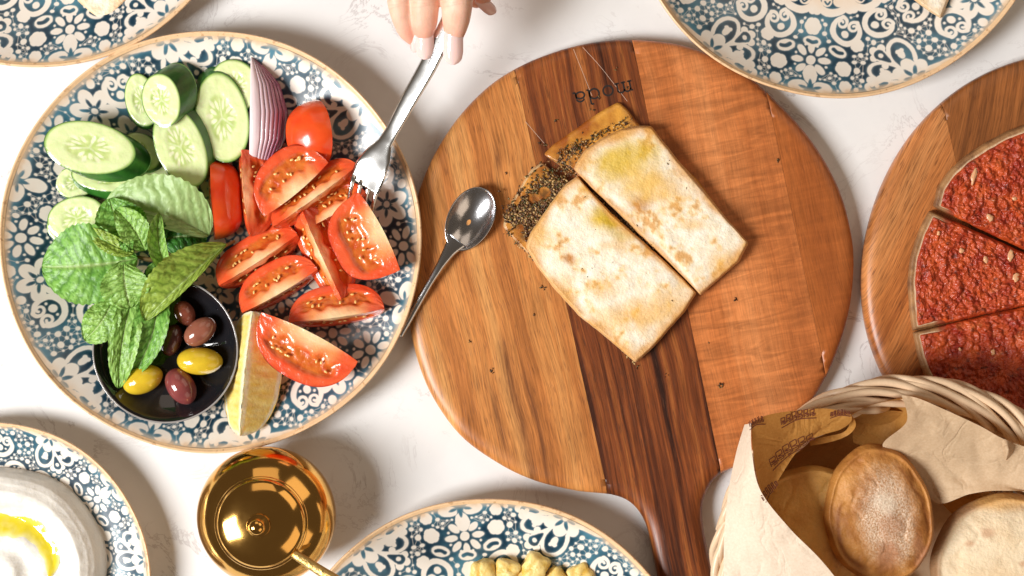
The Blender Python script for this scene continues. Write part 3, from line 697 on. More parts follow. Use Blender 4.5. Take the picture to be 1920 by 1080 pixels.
leaf(258, 484, 84, 78, 500, 74, 148, -6, .10, 20, 9, 0, (.95, 1.05), 5, wp=1.15, label='largest mint leaf, pointing left')
leaf(250, 474, 96, 165, 428, 100, 34, -6, .3, 5, 6, 2, (1, 1), 6)
leaf(236, 440, 90, 246, 470, 104, 26, 4, .2, 8, 6, 0, (1, 1), 7)
leaf(262, 520, 60, 222, 728, 58, 62, 10, .35, 22, 9, 4, (1.0, .8), 8, wp=1.1)
leaf(292, 520, 58, 244, 708, 56, 92, -20, .45, 22, 9, 0, (.55, .85), 9)
leaf(214, 552, 74, 158, 638, 64, 66, -8, .2, 10, 6, 4, (1, 1), 10, wp=1.2)
leaf(232, 488, 90, 245, 578, 88, 92, 4, .12, 16, 7, 4, (.95, 1), 11, wp=1.2)
leaf(318, 512, 82, 300, 400, 92, 40, -12, 1.1, 16, 7, 4, (1, .7), 13)
leaf(272, 470, 88, 216, 392, 104, 56, 6, .4, 10, 7, 4, (1, 1), 21)
leaf(280, 500, 60, 330, 560, 56, 50, 6, .3, 8, 6, 3, (1, 1), 22)
leaf(262, 520, 70, 200, 560, 78, 54, 0, .3, 8, 6, 0, (1, 1), 23)
leaf(290, 492, 84, 308, 522, 70, 40, 4, .3, 8, 4, 0, (1, 1), 14)
V, F = tube(Wp(*np.array([(440, 452, 46), (420, 462, 54), (370, 500, 62), (330, 480, 70), (280, 487, 84), (245, 480, 92)]).T), [2.5, 3.5, 4.5, 5, 4.5, 3], 10)
part('stem', V, F, stem_m, mint)
V, F = tube(Wp(*np.array([(425, 458, 56), (380, 500, 70), (330, 550, 84), (278, 600, 92)]).T), [2.5, 2.2, 1.6, .6], 8)
part('midrib', V, F, mat('mint_rib', (.45, .36, .08), .45), mint)
# black bowl and olives
BO = 24; o = Wp(310, 657, 60 + BO); bx, by = o[0], o[1]; kb = (H - 60 - BO) / H
t = thing('sauce_bowl', 'small glossy black bowl holding six olives', 'bowl', [bx, by, 10 + BO])
blk = mat('black_glaze', (.010, .010, .012), .07, bumps=[(.02, .5, 2)], Coat_Weight=.6, Coat_Roughness=.03)
r1 = 137 * kb
V, F = lathe([(0, 14), (55, 12), (62, 10), (80, 16), (r1 - 18, 34), (r1 - 4, 52), (r1, 60), (r1 - 1.2, 61.6), (r1 - 3.5, 60.5), (r1 - 12, 48), (r1 - 30, 32), (r1 - 55, 22), (50, 18), (0.01, 17)], (bx, by, BO))
part('bowl_body', V, F, blk, t)
V, F = lathe([(r1 - 3.2, 61.2), (r1 - 1.8, 62.4), (r1 - .2, 61.2)], (bx, by, BO), 128); part('rim_edge', V, F, mat('rim_highlight', (.30, .28, .27), .12, Coat_Weight=.5), t)  # grey ring: thin highlight along the rim, put in as colour
def olive(label, cx, cy, a, b, rot, zc, cols, seed):
    zc += BO; r = math.radians(-rot); k = (H - zc) / H; c0 = Wp(cx, cy, zc); n, m = 40, 28
    ph = np.linspace(0, np.pi, m); th = np.linspace(0, 2 * np.pi, n, endpoint=False)
    x = -np.cos(ph) * a * (1 + .05 * np.maximum(0, -np.cos(ph)) ** 8); rad = b * np.sin(ph) ** .92
    X = np.repeat(x[:, None], n, 1); Y = rad[:, None] * np.cos(th); Z = rad[:, None] * np.sin(th) * .96
    P = np.stack([X, Y, Z], -1).reshape(-1, 3) * k @ rotz(r).T + c0
    f = np.clip(.5 + .8 * fbm(X * .04, (Y + Z) * .04, 3, seed), 0, 1)
    solo('olive', P, gridF(m, n, False, True), OL, label, 'olive', 'olives in the black bowl', attrs={'Col': mixc(cols[0], cols[1], f)})
OL = mat('olive_skin', 'Col', .13, bumps=[(.05, .5, 2), (.4, .12, 2)], var=(.06, .2), sss=.1, sscale=5, Coat_Weight=.5, Coat_Roughness=.05)
br = ((.16, .035, .02), (.30, .085, .05)); ye = ((.56, .36, .02), (.70, .50, .03)); dk = ((.05, .014, .012), (.11, .03, .022))
olive('small reddish brown olive highest in the bowl', 346, 587, 24, 19, 60, 44, br, 1)
olive('matt light brown olive right of the centre of the bowl', 375, 622, 33, 23, -38, 50, ((.22, .07, .045), (.33, .12, .075)), 2)
olive('dark brown olive half in shadow at the middle of the bowl', 322, 638, 30, 19, -72, 38, dk, 3)
olive('yellow olive on the right side of the bowl', 374, 677, 42, 26, 2, 46, ye, 4)
olive('purplish olive lying lowest in the bowl', 339, 724, 36, 26, 58, 46, ((.15, .03, .035), (.28, .07, .06)), 5)
olive('yellow olive under the tip of the mint leaf', 267, 712, 38, 26, -22, 44, ye, 6)
# ---------------------------------------------------------------- cutlery, pot, hand
steel = mat('polished_steel', (.84, .84, .83), (.17, .02, .06), bumps=[(.02, .25, 2)], Metallic=1.0)
steel2 = mat('spoon_steel', (.58, .58, .60), (.20, .03, .10), bumps=[(.05, .4, 3), (.5, .06, 3)], Metallic=1.0)
def strap(P, wd, th, cup, n=13, roll=0.0):
    """bent metal strip through px points P (x, y, z); wd widths, cup: how hollow"""
    P = np.asarray(P, float); m = len(P); Wc = Wp(P[:, 0], P[:, 1], P[:, 2]); T = np.gradient(Wc, axis=0); T /= np.linalg.norm(T, axis=1)[:, None]
    A = np.cross(T, [0, 0, 1.0]); A /= np.linalg.norm(A, axis=1)[:, None]; N = np.cross(A, T)
    s = np.linspace(-1, 1, n); wd = np.asarray(wd)[:, None]; cup = np.broadcast_to(np.asarray(cup, float), (m,))[:, None]; th = np.broadcast_to(np.asarray(th, float), (m,))[:, None]
    def lay(side):
        h = cup * (s ** 2) + roll * s * wd / 2 + side * th / 2 * np.sqrt(np.clip(1 - np.abs(s) ** 4, 0.02, 1))
        return Wc[:, None] + A[:, None] * (s * wd / 2)[..., None] + N[:, None] * h[..., None]
    top = lay(1); bot = lay(-1)[:, ::-1]; V = np.concatenate([top, bot], 1); k = 2 * n
    F = gridF(m, k, False, True).tolist(); F.append(tuple(range(k))); F.append(tuple(range((m - 1) * k, m * k))[::-1])
    return V.reshape(-1, 3), F
def interp(P, ws, n):
    P = catmull(P, n); return P, np.interp(np.linspace(0, 1, n), np.linspace(0, 1, len(ws)), ws)
fk = thing('fork', 'steel fork held by the hand, its tines stuck in a tomato wedge', 'fork', Wp(740, 230, 60))
P, wd = interp([(846, 28, 201), (836, 54, 194), (802, 124, 173), (766, 188, 153), (737, 242, 136), (722, 268, 130), (709, 292, 125), (696, 318, 118), (683, 348, 103)], [30, 32, 33, 30, 25, 28, 50, 63, 62], 60)
V, F = strap(P, wd, 5, np.interp(np.linspace(0, 1, 60), [0, .7, .85, 1], [-.5, -.6, 2.5, 3.5]), roll=-.28); part('handle_and_head', V, F, steel, fk)
ax = np.array([.885, .465])
for k in range(4):
    u = (k - 1.5) * 16.5; x, y = 683 + ax[0] * u, 347 + ax[1] * u
    V, F = tube(Wp(*np.array([(x + 3, y - 6, 104), (x - 1, y + 8, 101), (x - 5, y + 26, 94), (x - 8, y + 44, 84), (x - 9, y + 54, 76)]).T), [4.8, 4.4, 3.8, 3.0, 1.4], 8); part('tine', V, F, steel, fk)
# faint engraving on the handle
def text_mesh(body, size, depth=.15):
    cu = bpy.data.curves.new('t', 'FONT'); cu.body = body; cu.size = size * S; cu.extrude = depth * S; cu.resolution_u = 4
    ob = bpy.data.objects.new('t', cu); COL.objects.link(ob); me = bpy.data.meshes.new_from_object(ob.evaluated_get(bpy.context.evaluated_depsgraph_get())); bpy.data.objects.remove(ob); return me
bpy.context.view_layer.update()
me = text_mesh('srenhar st', 11); me.name = 'engraving'; V = np.array([v.co[:] for v in me.vertices]) / S
a0 = Wp(806, 122, 176.5); a1 = Wp(833, 68, 193); ex = (a1 - a0) / np.linalg.norm(a1 - a0); ey = np.cross([0, 0, 1.0], ex); ez = np.cross(ex, ey)
part('engraving', a0 + V[:, :1] * ex + V[:, 1:2] * ey + V[:, 2:3] * ez, [tuple(p.vertices) for p in me.polygons], mat('engraved_grey', (.25, .24, .26), .5), fk, smooth=False)
# spoon
sp = thing('teaspoon', 'small steel spoon resting on the board with its handle under the plate rim', 'spoon', Wp(850, 480, BZ))
c0 = Wp(881, 411, 62); n, m = 64, 22; th = np.linspace(0, 2 * np.pi, n, endpoint=False); r = np.linspace(0, 1, m)
ang = math.radians(62)   # long axis, world
def bowlP(rr_, th, dz):
    a = 62 * (1 + .0 * np.cos(th)); eg = 1 - .17 * np.cos(th); 
    x = rr_ * a * np.cos(th); y = rr_ * 41 * np.sin(th) * eg ** -.9 * (1 + .10 * np.cos(th) * -1)
    z = -22 * (1 - rr_ ** 2) ** .9 + dz + 0 * th
    return np.stack([c0[0] + x * math.cos(ang) - y * math.sin(ang), c0[1] + x * math.sin(ang) + y * math.cos(ang), c0[2] + 4 + z + .06 * x], -1)
Rr, Th = np.meshgrid(r, th, indexing='ij')
top = bowlP(Rr, Th, 0); bot = bowlP(Rr * 1.0, Th, -3.0); lipo = bowlP(np.full((1, n), 1.025), th[None], .6)
V = np.concatenate([top, lipo + [0, 0, .0], bot[::-1]], 0).reshape(-1, 3); part('spoon_bowl', V, gridF(2 * m + 1, n, False, True), steel2, sp)
P, wd = interp([(858, 450, 60), (843, 470, 62), (826, 497, 64), (806, 530, 62), (785, 566, 57), (764, 602, 50), (748, 628, 44)], [40, 24, 15, 12, 13, 15, 17], 40)
V, F = strap(P, wd, 5, [-1.2] * 40); part('handle', V, F, steel2, sp)
# gold pot
gold = mat('polished_brass', (.80, .45, .12), (.11, .03, .12), bumps=[(.02, .5, 2)], Metallic=1.0)
o = Wp(500, 967, 92); gx, gy = o[0], o[1]; gp = thing('brass_pot', 'round polished brass pot with lid and knob, a spoon in it', 'pot', [gx, gy, 0])
k = (H - 92) / H; R = 130 * k; ph = np.linspace(-1.15, .98, 30)
prof = [(0, 2), (50, 0), (54, 3), (52, 8)] + [(R * math.cos(a), 94 + 84 * math.sin(a)) for a in ph] + [(70, 163), (66, 160), (60, 150)]
V, F = lathe(prof, (gx, gy, 0), 128); part('pot_body', V, F, gold, gp)
lc = np.array([gx + 2, gy - 2]); 
prof = [(80, 160), (82.5, 163), (83, 167), (81, 169)] + [(79 * math.cos(a) , 168 + 26 * math.sin(a)) for a in np.linspace(.05, 1.40, 18)] + [(.01, 194.5)]
V, F = lathe(prof, (lc[0], lc[1], 0), 128); part('lid', V, F, gold, gp)
prof = [(17, 192), (21, 195), (20, 198), (11, 200), (10, 203)] + [(14.5 * math.cos(a), 212 + 11 * math.sin(a)) for a in np.linspace(-.8, 1.45, 14)] + [(.01, 223)]
V, F = lathe(prof, (lc[0], lc[1], 0), 48); part('knob', V, F, gold, gp)
gs = thing('gilded_spoon', 'antique gold spoon handle sticking out of the brass pot', 'spoon', Wp(590, 1060, 168))
P, wd = interp([(540, 1032, 160), (556, 1042, 172), (590, 1064, 178), (625, 1086, 184), (670, 1114, 190), (700, 1132, 192)], [15, 17, 18, 20, 24, 20], 40)
V, F = strap(P, wd, 7, [-2] * 40); part('spoon_handle', V, F, mat('antique_gold', (.55, .36, .12), .35, bumps=[(.12, 2.0, 4)], var=(.08, .35), Metallic=.9), gs)
# hand
hd = thing('person', 'fair hand with pale pink nails reaching in from the top edge, gripping the fork', 'person', Wp(830, -120, 150))
def blobs():
    L = []
    def fing(P, r): 
        P = catmull(P, 26) + [0, 0, 14]; r = np.interp(np.linspace(0, 1, 26), np.linspace(0, 1, len(r)), r)
        L.append(joinL([tube(Wp(*P.T), r, 20)] + [ellipsoid(Wp(*P[-1]), (r[-1],) * 3, 20, 14)]))
    fing([(770, -190, 190), (752, -70, 214), (749, 0, 196), (760, 50, 172), (772, 72, 160)], [29, 25, 22, 18, 12])
    fing([(805, -200, 200), (797, -80, 230), (797, -10, 206), (796, 40, 184), (796, 66, 170)], [31, 28, 26, 23, 16])
    fing([(862, -200, 204), (858, -90, 236), (858, -10, 214), (855, 36, 194), (852, 66, 182)], [33, 30, 28, 25, 17])
    fing([(700, -190, 180), (702, -120, 200), (712, -70, 190), (726, -30, 170)], [26, 24, 20, 15])
    fing([(930, -220, 170), (945, -140, 150), (925, -60, 134), (903, -12, 128), (893, 0, 126)], [34, 32, 27, 21, 15])
    L.append(ellipsoid(Wp(820, -300, 204), (120, 130, 48), 32, 20)); L.append(ellipsoid(Wp(905, -260, 175), (60, 90, 42), 24, 16))
    fing([(830, -300, 190), (850, -480, 180), (860, -640, 170)], [75, 66, 70])
    return joinL(L)
V, F = blobs()
skin = mat('hand_skin', 'Col', .42, bumps=[(.30, .5, 4), (.06, .8, 3)], var=[(.02, .12), (.15, .06)], sss=.35, sssr=(1, .35, .2), sscale=14)
h = part('hand_skin', V, F, skin, hd)
md = h.modifiers.new('r', 'REMESH'); md.mode = 'VOXEL'; md.voxel_size = 2.6 * S; md.use_smooth_shade = True
md = h.modifiers.new('s', 'SMOOTH'); md.factor = .6; md.iterations = 5
dg = bpy.context.evaluated_depsgraph_get(); me = bpy.data.meshes.new_from_object(h.evaluated_get(dg)); h.modifiers.clear(); h.data = me
if not me.materials: me.materials.append(skin)
vv = np.empty(len(me.vertices) * 3); me.vertices.foreach_get('co', vv); vv = vv.reshape(-1, 3) / S + ORG[h.name]
cr = np.clip(.5 + .9 * fbm(vv[:, 0] * .03, vv[:, 1] * .03, 3, 4), 0, 1); cs = mixc((.80, .44, .31), (.90, .60, .46), cr)
for nx_, ny_, nz_ in ((796, 62, 178), (849, 66, 190), (777, 66, 170), (900, 0, 130)):
    q_ = Wp(nx_, ny_, nz_ + 14); cs = mixc(cs, np.array((.84, .34, .24)), np.exp(-(np.linalg.norm(vv - q_, axis=1) / 26) ** 2) * .55)
kn = sum(np.exp(-(((vv[:, 1] - Wp(0, yk, 195)[1] + 2.0 * np.sin(vv[:, 0] * .12 + ph)) / 1.0) ** 2)) for yk, ph in ((8, 0), (13, 1), (19, 2.2), (2, .5))); cs = mixc(cs, np.array((.66, .30, .20)), np.clip(kn, 0, 1) * .30)
ca = me.color_attributes.new('Col', 'FLOAT_COLOR', 'POINT'); ca.data.foreach_set('color', np.concatenate([cs, np.ones((len(cs), 1))], 1).astype(np.float32).ravel())
nail_m = mat('nail_polish', (.88, .62, .58), .08, sss=.2, sscale=6, Coat_Weight=.7, Coat_Roughness=.04)
def nail(cx, cy, z, L, Wn, rot, pitch, rollv=0):
    u = np.linspace(-1, 1, 26); v = np.linspace(-1, 1, 17); U, Vv = np.meshgrid(u, v, indexing='ij')
    ww = Wn / 2 * np.interp(U, [-1, -.9, -.5, .3, .7, .9, 1], [.70, .86, .97, 1, .88, .62, .25])
    X = Vv * ww; Y = -U * L / 2; Z = -(Vv ** 2) * Wn * .26 * (ww / (Wn / 2)) - (np.maximum(U, 0) ** 2) * 2
    P = np.stack([X, Y, Z], -1).reshape(-1, 3)
    Pb = P * [0.97, .98, 1] - [0, 0, 3]
    M = rotz(-math.radians(rot)) @ rotx(math.radians(pitch)) @ roty(math.radians(rollv)); P = np.concatenate([P, Pb]) @ M.T + Wp(cx, cy, z + 14)
    F = gridF(26, 17); part('nail', P, np.concatenate([F, F[:, ::-1] + 26 * 17]), nail_m, hd)
nail(796, 83, 181, 55, 33, 0, 20); nail(849, 90, 193, 60, 36, 2, 19); nail(775, 78, 171, 40, 24, 8, 26, -30); nail(914, 8, 134, 44, 24, -52, 20, 20)
# ---------------------------------------------------------------- breads
def resample(P, n):
    P = np.asarray(P, float); Q = np.concatenate([P, P[:1]]); L = np.r_[0, np.cumsum(np.linalg.norm(np.diff(Q, axis=0), axis=1))]
    t = np.linspace(0, L[-1], n, endpoint=False); return np.stack([np.interp(t, L, Q[:, 0]), np.interp(t, L, Q[:, 1])], -1)
def slab(P, z0, th, nr=60, n=260, rnd=8, jit=1.0, puff=0, seed=0, zf=None, cen=None):
    """bread slab: outline P in picture px at its top; returns V, F, screen x, y, depth-from-edge"""
    P = resample(P, n); c = P.mean(0) if cen is None else np.array(cen, float); a = np.arange(n)
    P = P + (P - c) / np.linalg.norm(P - c, axis=1)[:, None] * (jit * fbm(P[:, 0] * .05, P[:, 1] * .05, 4, seed))[:, None]
    for _ in range(2): P = (P + (np.roll(P, 1, 0) + np.roll(P, -1, 0)) * .5) / 2
    q = 1 - np.linspace(0, 1, nr) ** 1.35; q = q[::-1]          # dense near the edge
    X = c[0] + (P[:, 0] - c[0]) * q[:, None]; Y = c[1] + (P[:, 1] - c[1]) * q[:, None]
    R = np.linalg.norm(P - c, axis=1)[None, :]; e = (1 - q[:, None]) * R
    prof = np.sqrt(np.clip(1 - (1 - np.clip(e / rnd, 0, 1)) ** 2, 0, 1))
    Z = z0 + th * (.45 + .55 * prof) + puff * sst(0, 60, e) + 2.2 * fbm(X * .02, Y * .02, 4, seed + 1) * sst(0, 10, e)
    if zf is not None: Z = Z + zf(X, Y)
    V = [Wp(X, Y, Z)]
    for f, g in ((.35, 1.2), (.15, .6), (0, -1.5)):
        Xe = c[0] + (P[:, 0] - c[0]) * (1 + g / R[0]); Ye = c[1] + (P[:, 1] - c[1]) * (1 + g / R[0]); zz = z0 + th * f + (zf(P[:, 0], P[:, 1]) if zf is not None else 0)
        V.append(Wp(Xe, Ye, zz + 0 * Xe)[None])
        X = np.concatenate([X, Xe[None]]); Y = np.concatenate([Y, Ye[None]]); e = np.concatenate([e, np.full((1, n), -1.0 - 3 * (1 - f))])
    V = np.concatenate(V, 0)
    return V.reshape(-1, 3), gridF(len(V), n, False, True), X, Y, e
bread_m = mat('flatbread_crust', 'Col', .55, bumps=[(.04, 3.5, 5), (.2, 1.2, 4)], var=[(.12, .08), (.6, .06)], sss=.12, sssr=(1, .7, .4), sscale=5)
oily_m = mat('oily_bread', 'Col', .26, bumps=[(.05, 2.0, 5), (.3, .6, 4)], var=[(.10, .15)], Coat_Weight=.3)
def toast(X, Y, e, seed, blobs=(), amt=1.0, lo=.05, hi=.45):
    n = fbm(X * .018, Y * .018, 5, seed); c = mixc((.86, .74, .54), (.95, .89, .76), np.clip(.5 + fbm(X * .05, Y * .05, 4, seed + 4), 0, 1))
    b = sst(lo - .03, hi - .06, n + .25 * fbm(X * .08, Y * .08, 3, seed + 8)) * amt
    c = mixc(c, mixc((.86, .54, .15), (.66, .31, .05), sst(.55, 1, b)), b * .85)
    for x, y, rx, ry, col, am in blobs:
        d = np.hypot((X - x) / rx, (Y - y) / ry) + .35 * fbm(X * .04, Y * .04, 4, seed + int(x) % 7)
        c = mixc(c, np.array(col), (1 - sst(.2, 1.25, d)) * am)
    c = mixc(c, np.array((.66, .32, .07)), (1 - sst(2, 24, e + 16 * fbm(X * .02, Y * .02, 3, seed + 6))) * .85 * amt)
    c = mixc(c, np.array((.70, .50, .28)), (e < 0) * .6)
    return c
oil = (.66, .43, .015); brn = (.46, .15, .02); lb = (.80, .43, .07)
fbA = thing('flatbread', 'left half of the folded zaatar flatbread, nearer the spoon', 'flatbread', Wp(1130, 500, BZ), 'two halves of the folded zaatar flatbread')
fbB = thing('flatbread', 'right half of the folded zaatar flatbread, under the lettering on the board', 'flatbread', Wp(1240, 400, BZ), 'two halves of the folded zaatar flatbread')
def lower(X, Y, e, seed):
    c = mixc((.26, .07, .012), (.62, .27, .05), np.clip(.5 + 1.5 * fbm(X * .03, Y * .03, 4, seed), 0, 1)); c = mixc(c, np.array((.66, .42, .07)), sst(.1, .5, fbm(X * .03, Y * .03, 3, seed + 5)) * .7)
    c = mixc(c, np.array((.10, .055, .02)), sst(-.05, .25, fbm(X * .06, Y * .06, 4, seed + 2)) * sst(12, 30, e) * .75)
    return mixc(c, np.array((.66, .50, .28)), (e < 3) * .7)
LA = [(1016, 305), (1063, 345), (1120, 400), (1200, 500), (1290, 560), (1188, 676), (1100, 595), (1040, 525), (985, 470), (943, 425), (952, 392), (975, 355), (996, 318)]
V, F, X, Y, e = slab(LA, BZ, 12, 50, 260, 6, 2, 0, 1, cen=(1100, 490)); part('bottom_layer', V, F, oily_m, fbA, {'Col': lower(X, Y, e, 3)})
LB = [(1020, 290), (1038, 272), (1075, 246), (1120, 214), (1160, 192), (1176, 205), (1200, 238), (1300, 330), (1398, 456), (1314, 548), (1200, 430), (1080, 330)]
V, F, X, Y, e = slab(LB, BZ, 13, 50, 260, 12, 1.5, 5, 2, cen=(1210, 370))
cB = mixc(lower(X, Y, e, 8), mixc((.32, .085, .012), (.68, .32, .05), np.clip(.5 + .6 * sst(1060, 1170, X) - .3 + 1.2 * fbm(X * .03, Y * .03, 3, 31), 0, 1)), 1 - (1 - sst(.4, 1.2, np.hypot((X - 1075) / 50, (Y - 310) / 40))))
part('bottom_layer', V, F, oily_m, fbB, {'Col': cB})
TA = [(1083, 331), (1110, 362), (1150, 404), (1195, 444), (1240, 484), (1280, 522), (1306, 549), (1282, 585), (1250, 622), (1220, 655), (1192, 680), (1140, 634), (1085, 590), (1040, 540), (1008, 500), (986, 462), (996, 436), (1018, 404), (1042, 370), (1064, 344)]
V, F, X, Y, e = slab(TA, BZ + 12, 20, 70, 340, 5, 1.8, 2, 5, cen=(1150, 500))
part('top_layer', V, F, bread_m, fbA, {'Col': toast(X, Y, e, 12, [(1140, 410, 48, 30, oil, .95), (1170, 440, 30, 16, oil, .6), (1095, 350, 22, 18, lb, .6), (1010, 440, 26, 46, lb, .75), (1066, 485, 16, 12, brn, .7), (1160, 460, 36, 16, lb, .5), (1210, 590, 60, 40, lb, .7), (1150, 600, 60, 30, lb, .55), (1260, 570, 40, 40, lb, .6), (1130, 540, 40, 24, lb, .5), (1060, 545, 20, 40, lb, .5), (1175, 655, 22, 22, lb, .5), (1185, 610, 10, 9, (.86, .80, .66), .7)])})
TB = [(1077, 318), (1084, 300), (1100, 280), (1130, 260), (1165, 243), (1200, 236), (1222, 238), (1240, 262), (1275, 306), (1315, 352), (1360, 408), (1403, 455), (1385, 490), (1350, 520), (1313, 553), (1285, 523), (1240, 478), (1195, 434), (1150, 390), (1110, 353)]
V, F, X, Y, e = slab(TB, BZ + 12, 21, 70, 340, 5, 1.8, 2, 9, cen=(1225, 390))
part('top_layer', V, F, bread_m, fbB, {'Col': toast(X, Y, e, 21, [(1150, 310, 50, 44, oil, .85), (1190, 290, 66, 38, oil, .75), (1200, 380, 28, 20, brn, .7), (1160, 250, 36, 16, lb, .8), (1100, 300, 24, 26, lb, .4), (1210, 345, 64, 44, (.76, .46, .06), .8), (1250, 360, 60, 40, lb, .4), (1360, 490, 40, 30, lb, .55), (1300, 420, 30, 14, lb, .5), (1260, 290, 20, 20, (.84, .80, .66), .6)])})
# zaatar: sesame and herb crumbs
def crumbs(n, region, zf, sizes, cols, seed, jz=3):
    rs = np.random.RandomState(seed); out = []; cc = []
    oc = np.array([(1, 0, 0), (0, 1, 0), (-1, 0, 0), (0, -1, 0), (0, 0, 1), (0, 0, -1)], float); of = np.array([(0, 1, 4), (1, 2, 4), (2, 3, 4), (3, 0, 4), (1, 0, 5), (2, 1, 5), (3, 2, 5), (0, 3, 5)])
    for _ in range(n):
        x, y = region(rs); s = rs.uniform(*sizes); M = rotz(rs.uniform(0, 6.3)) @ rotx(rs.uniform(-.8, .8))
        v = (oc * [s * 1.6, s * .8, s * .6]) @ M.T * rs.uniform(.8, 1.2, (6, 1)) + Wp(x, y, zf + rs.uniform(0, jz)); out.append((v, of)); cc.append(np.tile(cols[rs.choice(len(cols), p=None)], (6, 1)))
    V, F = join(out); return V, F, np.concatenate(cc)
herb_m = mat('herb_crumb', 'Col', .4)
hc = [(.07, .032, .010), (.11, .05, .015), (.03, .012, .006), (.16, .10, .03), (.42, .24, .08), (.50, .32, .13), (.12, .05, .02), (.06, .06, .015), (.10, .035, .01), (.20, .09, .03)]
def regA(rs):
    while True:
        t = rs.rand() ** .9; cx = 1052 + (968 - 1052) * t; cy = 338 + (425 - 338) * t; s = rs.normal() * 17
        x, y = cx + s * .75 + rs.normal() * 4, cy + s * .6 + rs.normal() * 5
        if x < 1072 and math.hypot(x - 1020, y - 362) > 13 and math.hypot(x - 975, y - 428) > 9 and math.hypot(x - 1000, y - 372) > 11: return x, y
V, F, c = crumbs(1500, regA, BZ + 12, (1.5, 3.2), hc, 3); part('zaatar', V, F, herb_m, fbA, {'Col': c}, smooth=False, kind='stuff')
def regB(rs): s = rs.normal() * 18; q = rs.normal() * 8; return 1078 + s * .8 + q, 296 - s * .7 + q
V, F, c = crumbs(420, regB, BZ + 14, (1.5, 3.0), hc, 5); part('zaatar', V, F, herb_m, fbB, {'Col': c}, smooth=False, kind='stuff')
def regG(rs): t = rs.rand(); return 1050 + 130 * t + rs.normal() * 8, 282 - 62 * t + abs(rs.normal()) * 14
V, F, c = crumbs(150, regG, BZ + 17, (1.2, 2.4), hc, 55); part('zaatar', V, F, herb_m, fbB, {'Col': c}, smooth=False, kind='stuff')
def regC(rs): t = rs.rand(); return 1100 + 195 * t + rs.normal() * 3, 352 + 187 * t + 4 * math.sin(t * 9) + rs.normal() * 3
V, F, c = crumbs(330, regC, BZ + 4, (1.4, 3.0), hc[:4], 8, 20); part('zaatar_filling', V, F, herb_m, fbA, {'Col': c}, smooth=False, kind='stuff')
def regD(rs): t = rs.rand(); return 950 + 240 * t + rs.normal() * 2, 432 + 246 * t + 3 * math.sin(t * 14) + rs.normal() * 2
V, F, c = crumbs(200, regD, BZ + 4, (1.2, 2.6), hc, 9, 14); part('zaatar_filling', V, F, herb_m, fbA, {'Col': c}, smooth=False, kind='stuff')
def regE(rs): return (rs.uniform(1080, 1300), rs.uniform(260, 600))
V, F, c = crumbs(26, regE, BZ + 33, (1.0, 1.9), hc[:4], 19, 1); part('loose_herbs', V, F, herb_m, fbB, {'Col': c}, smooth=False, kind='stuff')
def regF(rs):
    return [(948, 327), (1018, 541), (922, 694), (1352, 722), (1000, 590), (1110, 205), (1125, 180), (1175, 165), (1155, 130), (1040, 225), (880, 640), (1250, 705), (1380, 560), (1012, 268), (1022, 272), (1196, 690), (1330, 640), (1460, 300)][rs.randint(18)] + rs.normal(size=2) * 2.0
V, F, c = crumbs(80, lambda r: tuple(regF(r)), BZ + .5, (1.0, 2.2), hc[:4], 29, 1)
solo('crumbs', V, F, herb_m, 'tiny dark herb crumbs scattered on the round board', 'crumbs', kind='stuff', attrs={'Col': c}, smooth=False)
# burnt-in lettering of the board (upside down as seen)
def strokes3(name, polys, a0, ex, ey, wd, m, parent, nz=None):
    out = []
    for P in polys:
        P = np.asarray(P, float)
        if len(P) > 2: P = catmull(P, len(P) * 5)
        T = np.gradient(P, axis=0); T /= np.linalg.norm(T, axis=1)[:, None] + 1e-9; N = np.stack([-T[:, 1], T[:, 0]], -1) * wd / 2
        Q = np.stack([P + N, P - N], 1).reshape(-1, 2)
        V = a0 + Q[:, :1] * ex + Q[:, 1:] * ey; F = gridF(len(P), 2); out.append((V, F))
    V, F = join(out); return part(name, V, F, m, parent, smooth=False)
def arc(cx, cy, rx, ry, a0, a1, n=9): a = np.radians(np.linspace(a0, a1, n)); return [(cx + rx * math.cos(q), cy + ry * math.sin(q)) for q in a]
burn = mat('burnt_letters', (.012, .006, .004), .6)
o0 = Wp(1184, 153, BZ + .4); o1 = Wp(1070, 178, BZ + .4); ex = (o1 - o0) / np.linalg.norm(o1 - o0); ey = np.cross([0, 0, 1.0], ex)
gl = []
def put(dx, P): gl.append([(x + dx, y) for x, y in P])
for x in (4, 16, 28): put(0, [(x, 0), (x, 16)]); put(0, [(x - 4, 0), (x + 4, 0)])
put(0, [(0, 17), (4, 17)]); put(0, arc(10, 12, 6, 6, 175, 5)); put(0, arc(22, 12, 6, 6, 175, 5))
put(46, arc(0, 9, 9, 9, 0, 360, 17)); put(72, arc(0, 9, 9, 9, 0, 360, 17)); put(72, [(9, 0), (9, 27)]); put(72, [(4, 27), (9, 27)]); put(72, [(9, 0), (13, 0)])
put(99, arc(-1, 6.5, 8, 6, 0, 360, 15)); put(99, [(7, 0), (7, 12)]); put(99, arc(0, 12, 7, 6, 5, 160)); put(99, [(7, 0), (12, 0)])
bd = [o for o in bpy.data.objects if o.name == 'serving_board'][0]
strokes3('lettering', gl, o0 - ey * 2, ex, ey, 3.1, burn, bd)
sc_m = mat('knife_scratch', (.70, .50, .38), .6)
strokes3('knife_scratches', [[(1092, -88), (1128, -128), (1176, -190)], [(985, -228), (1024, -273)], [(1075, -92), (1110, -180)]], Wp(0, 0, BZ + .35) * 0 + Wp(0, 0, BZ + .35), np.array([(H - BZ) / H, 0, 0]), np.array([0, (H - BZ) / H, 0]), .6, sc_m, bd)['kind'] = 'stuff'
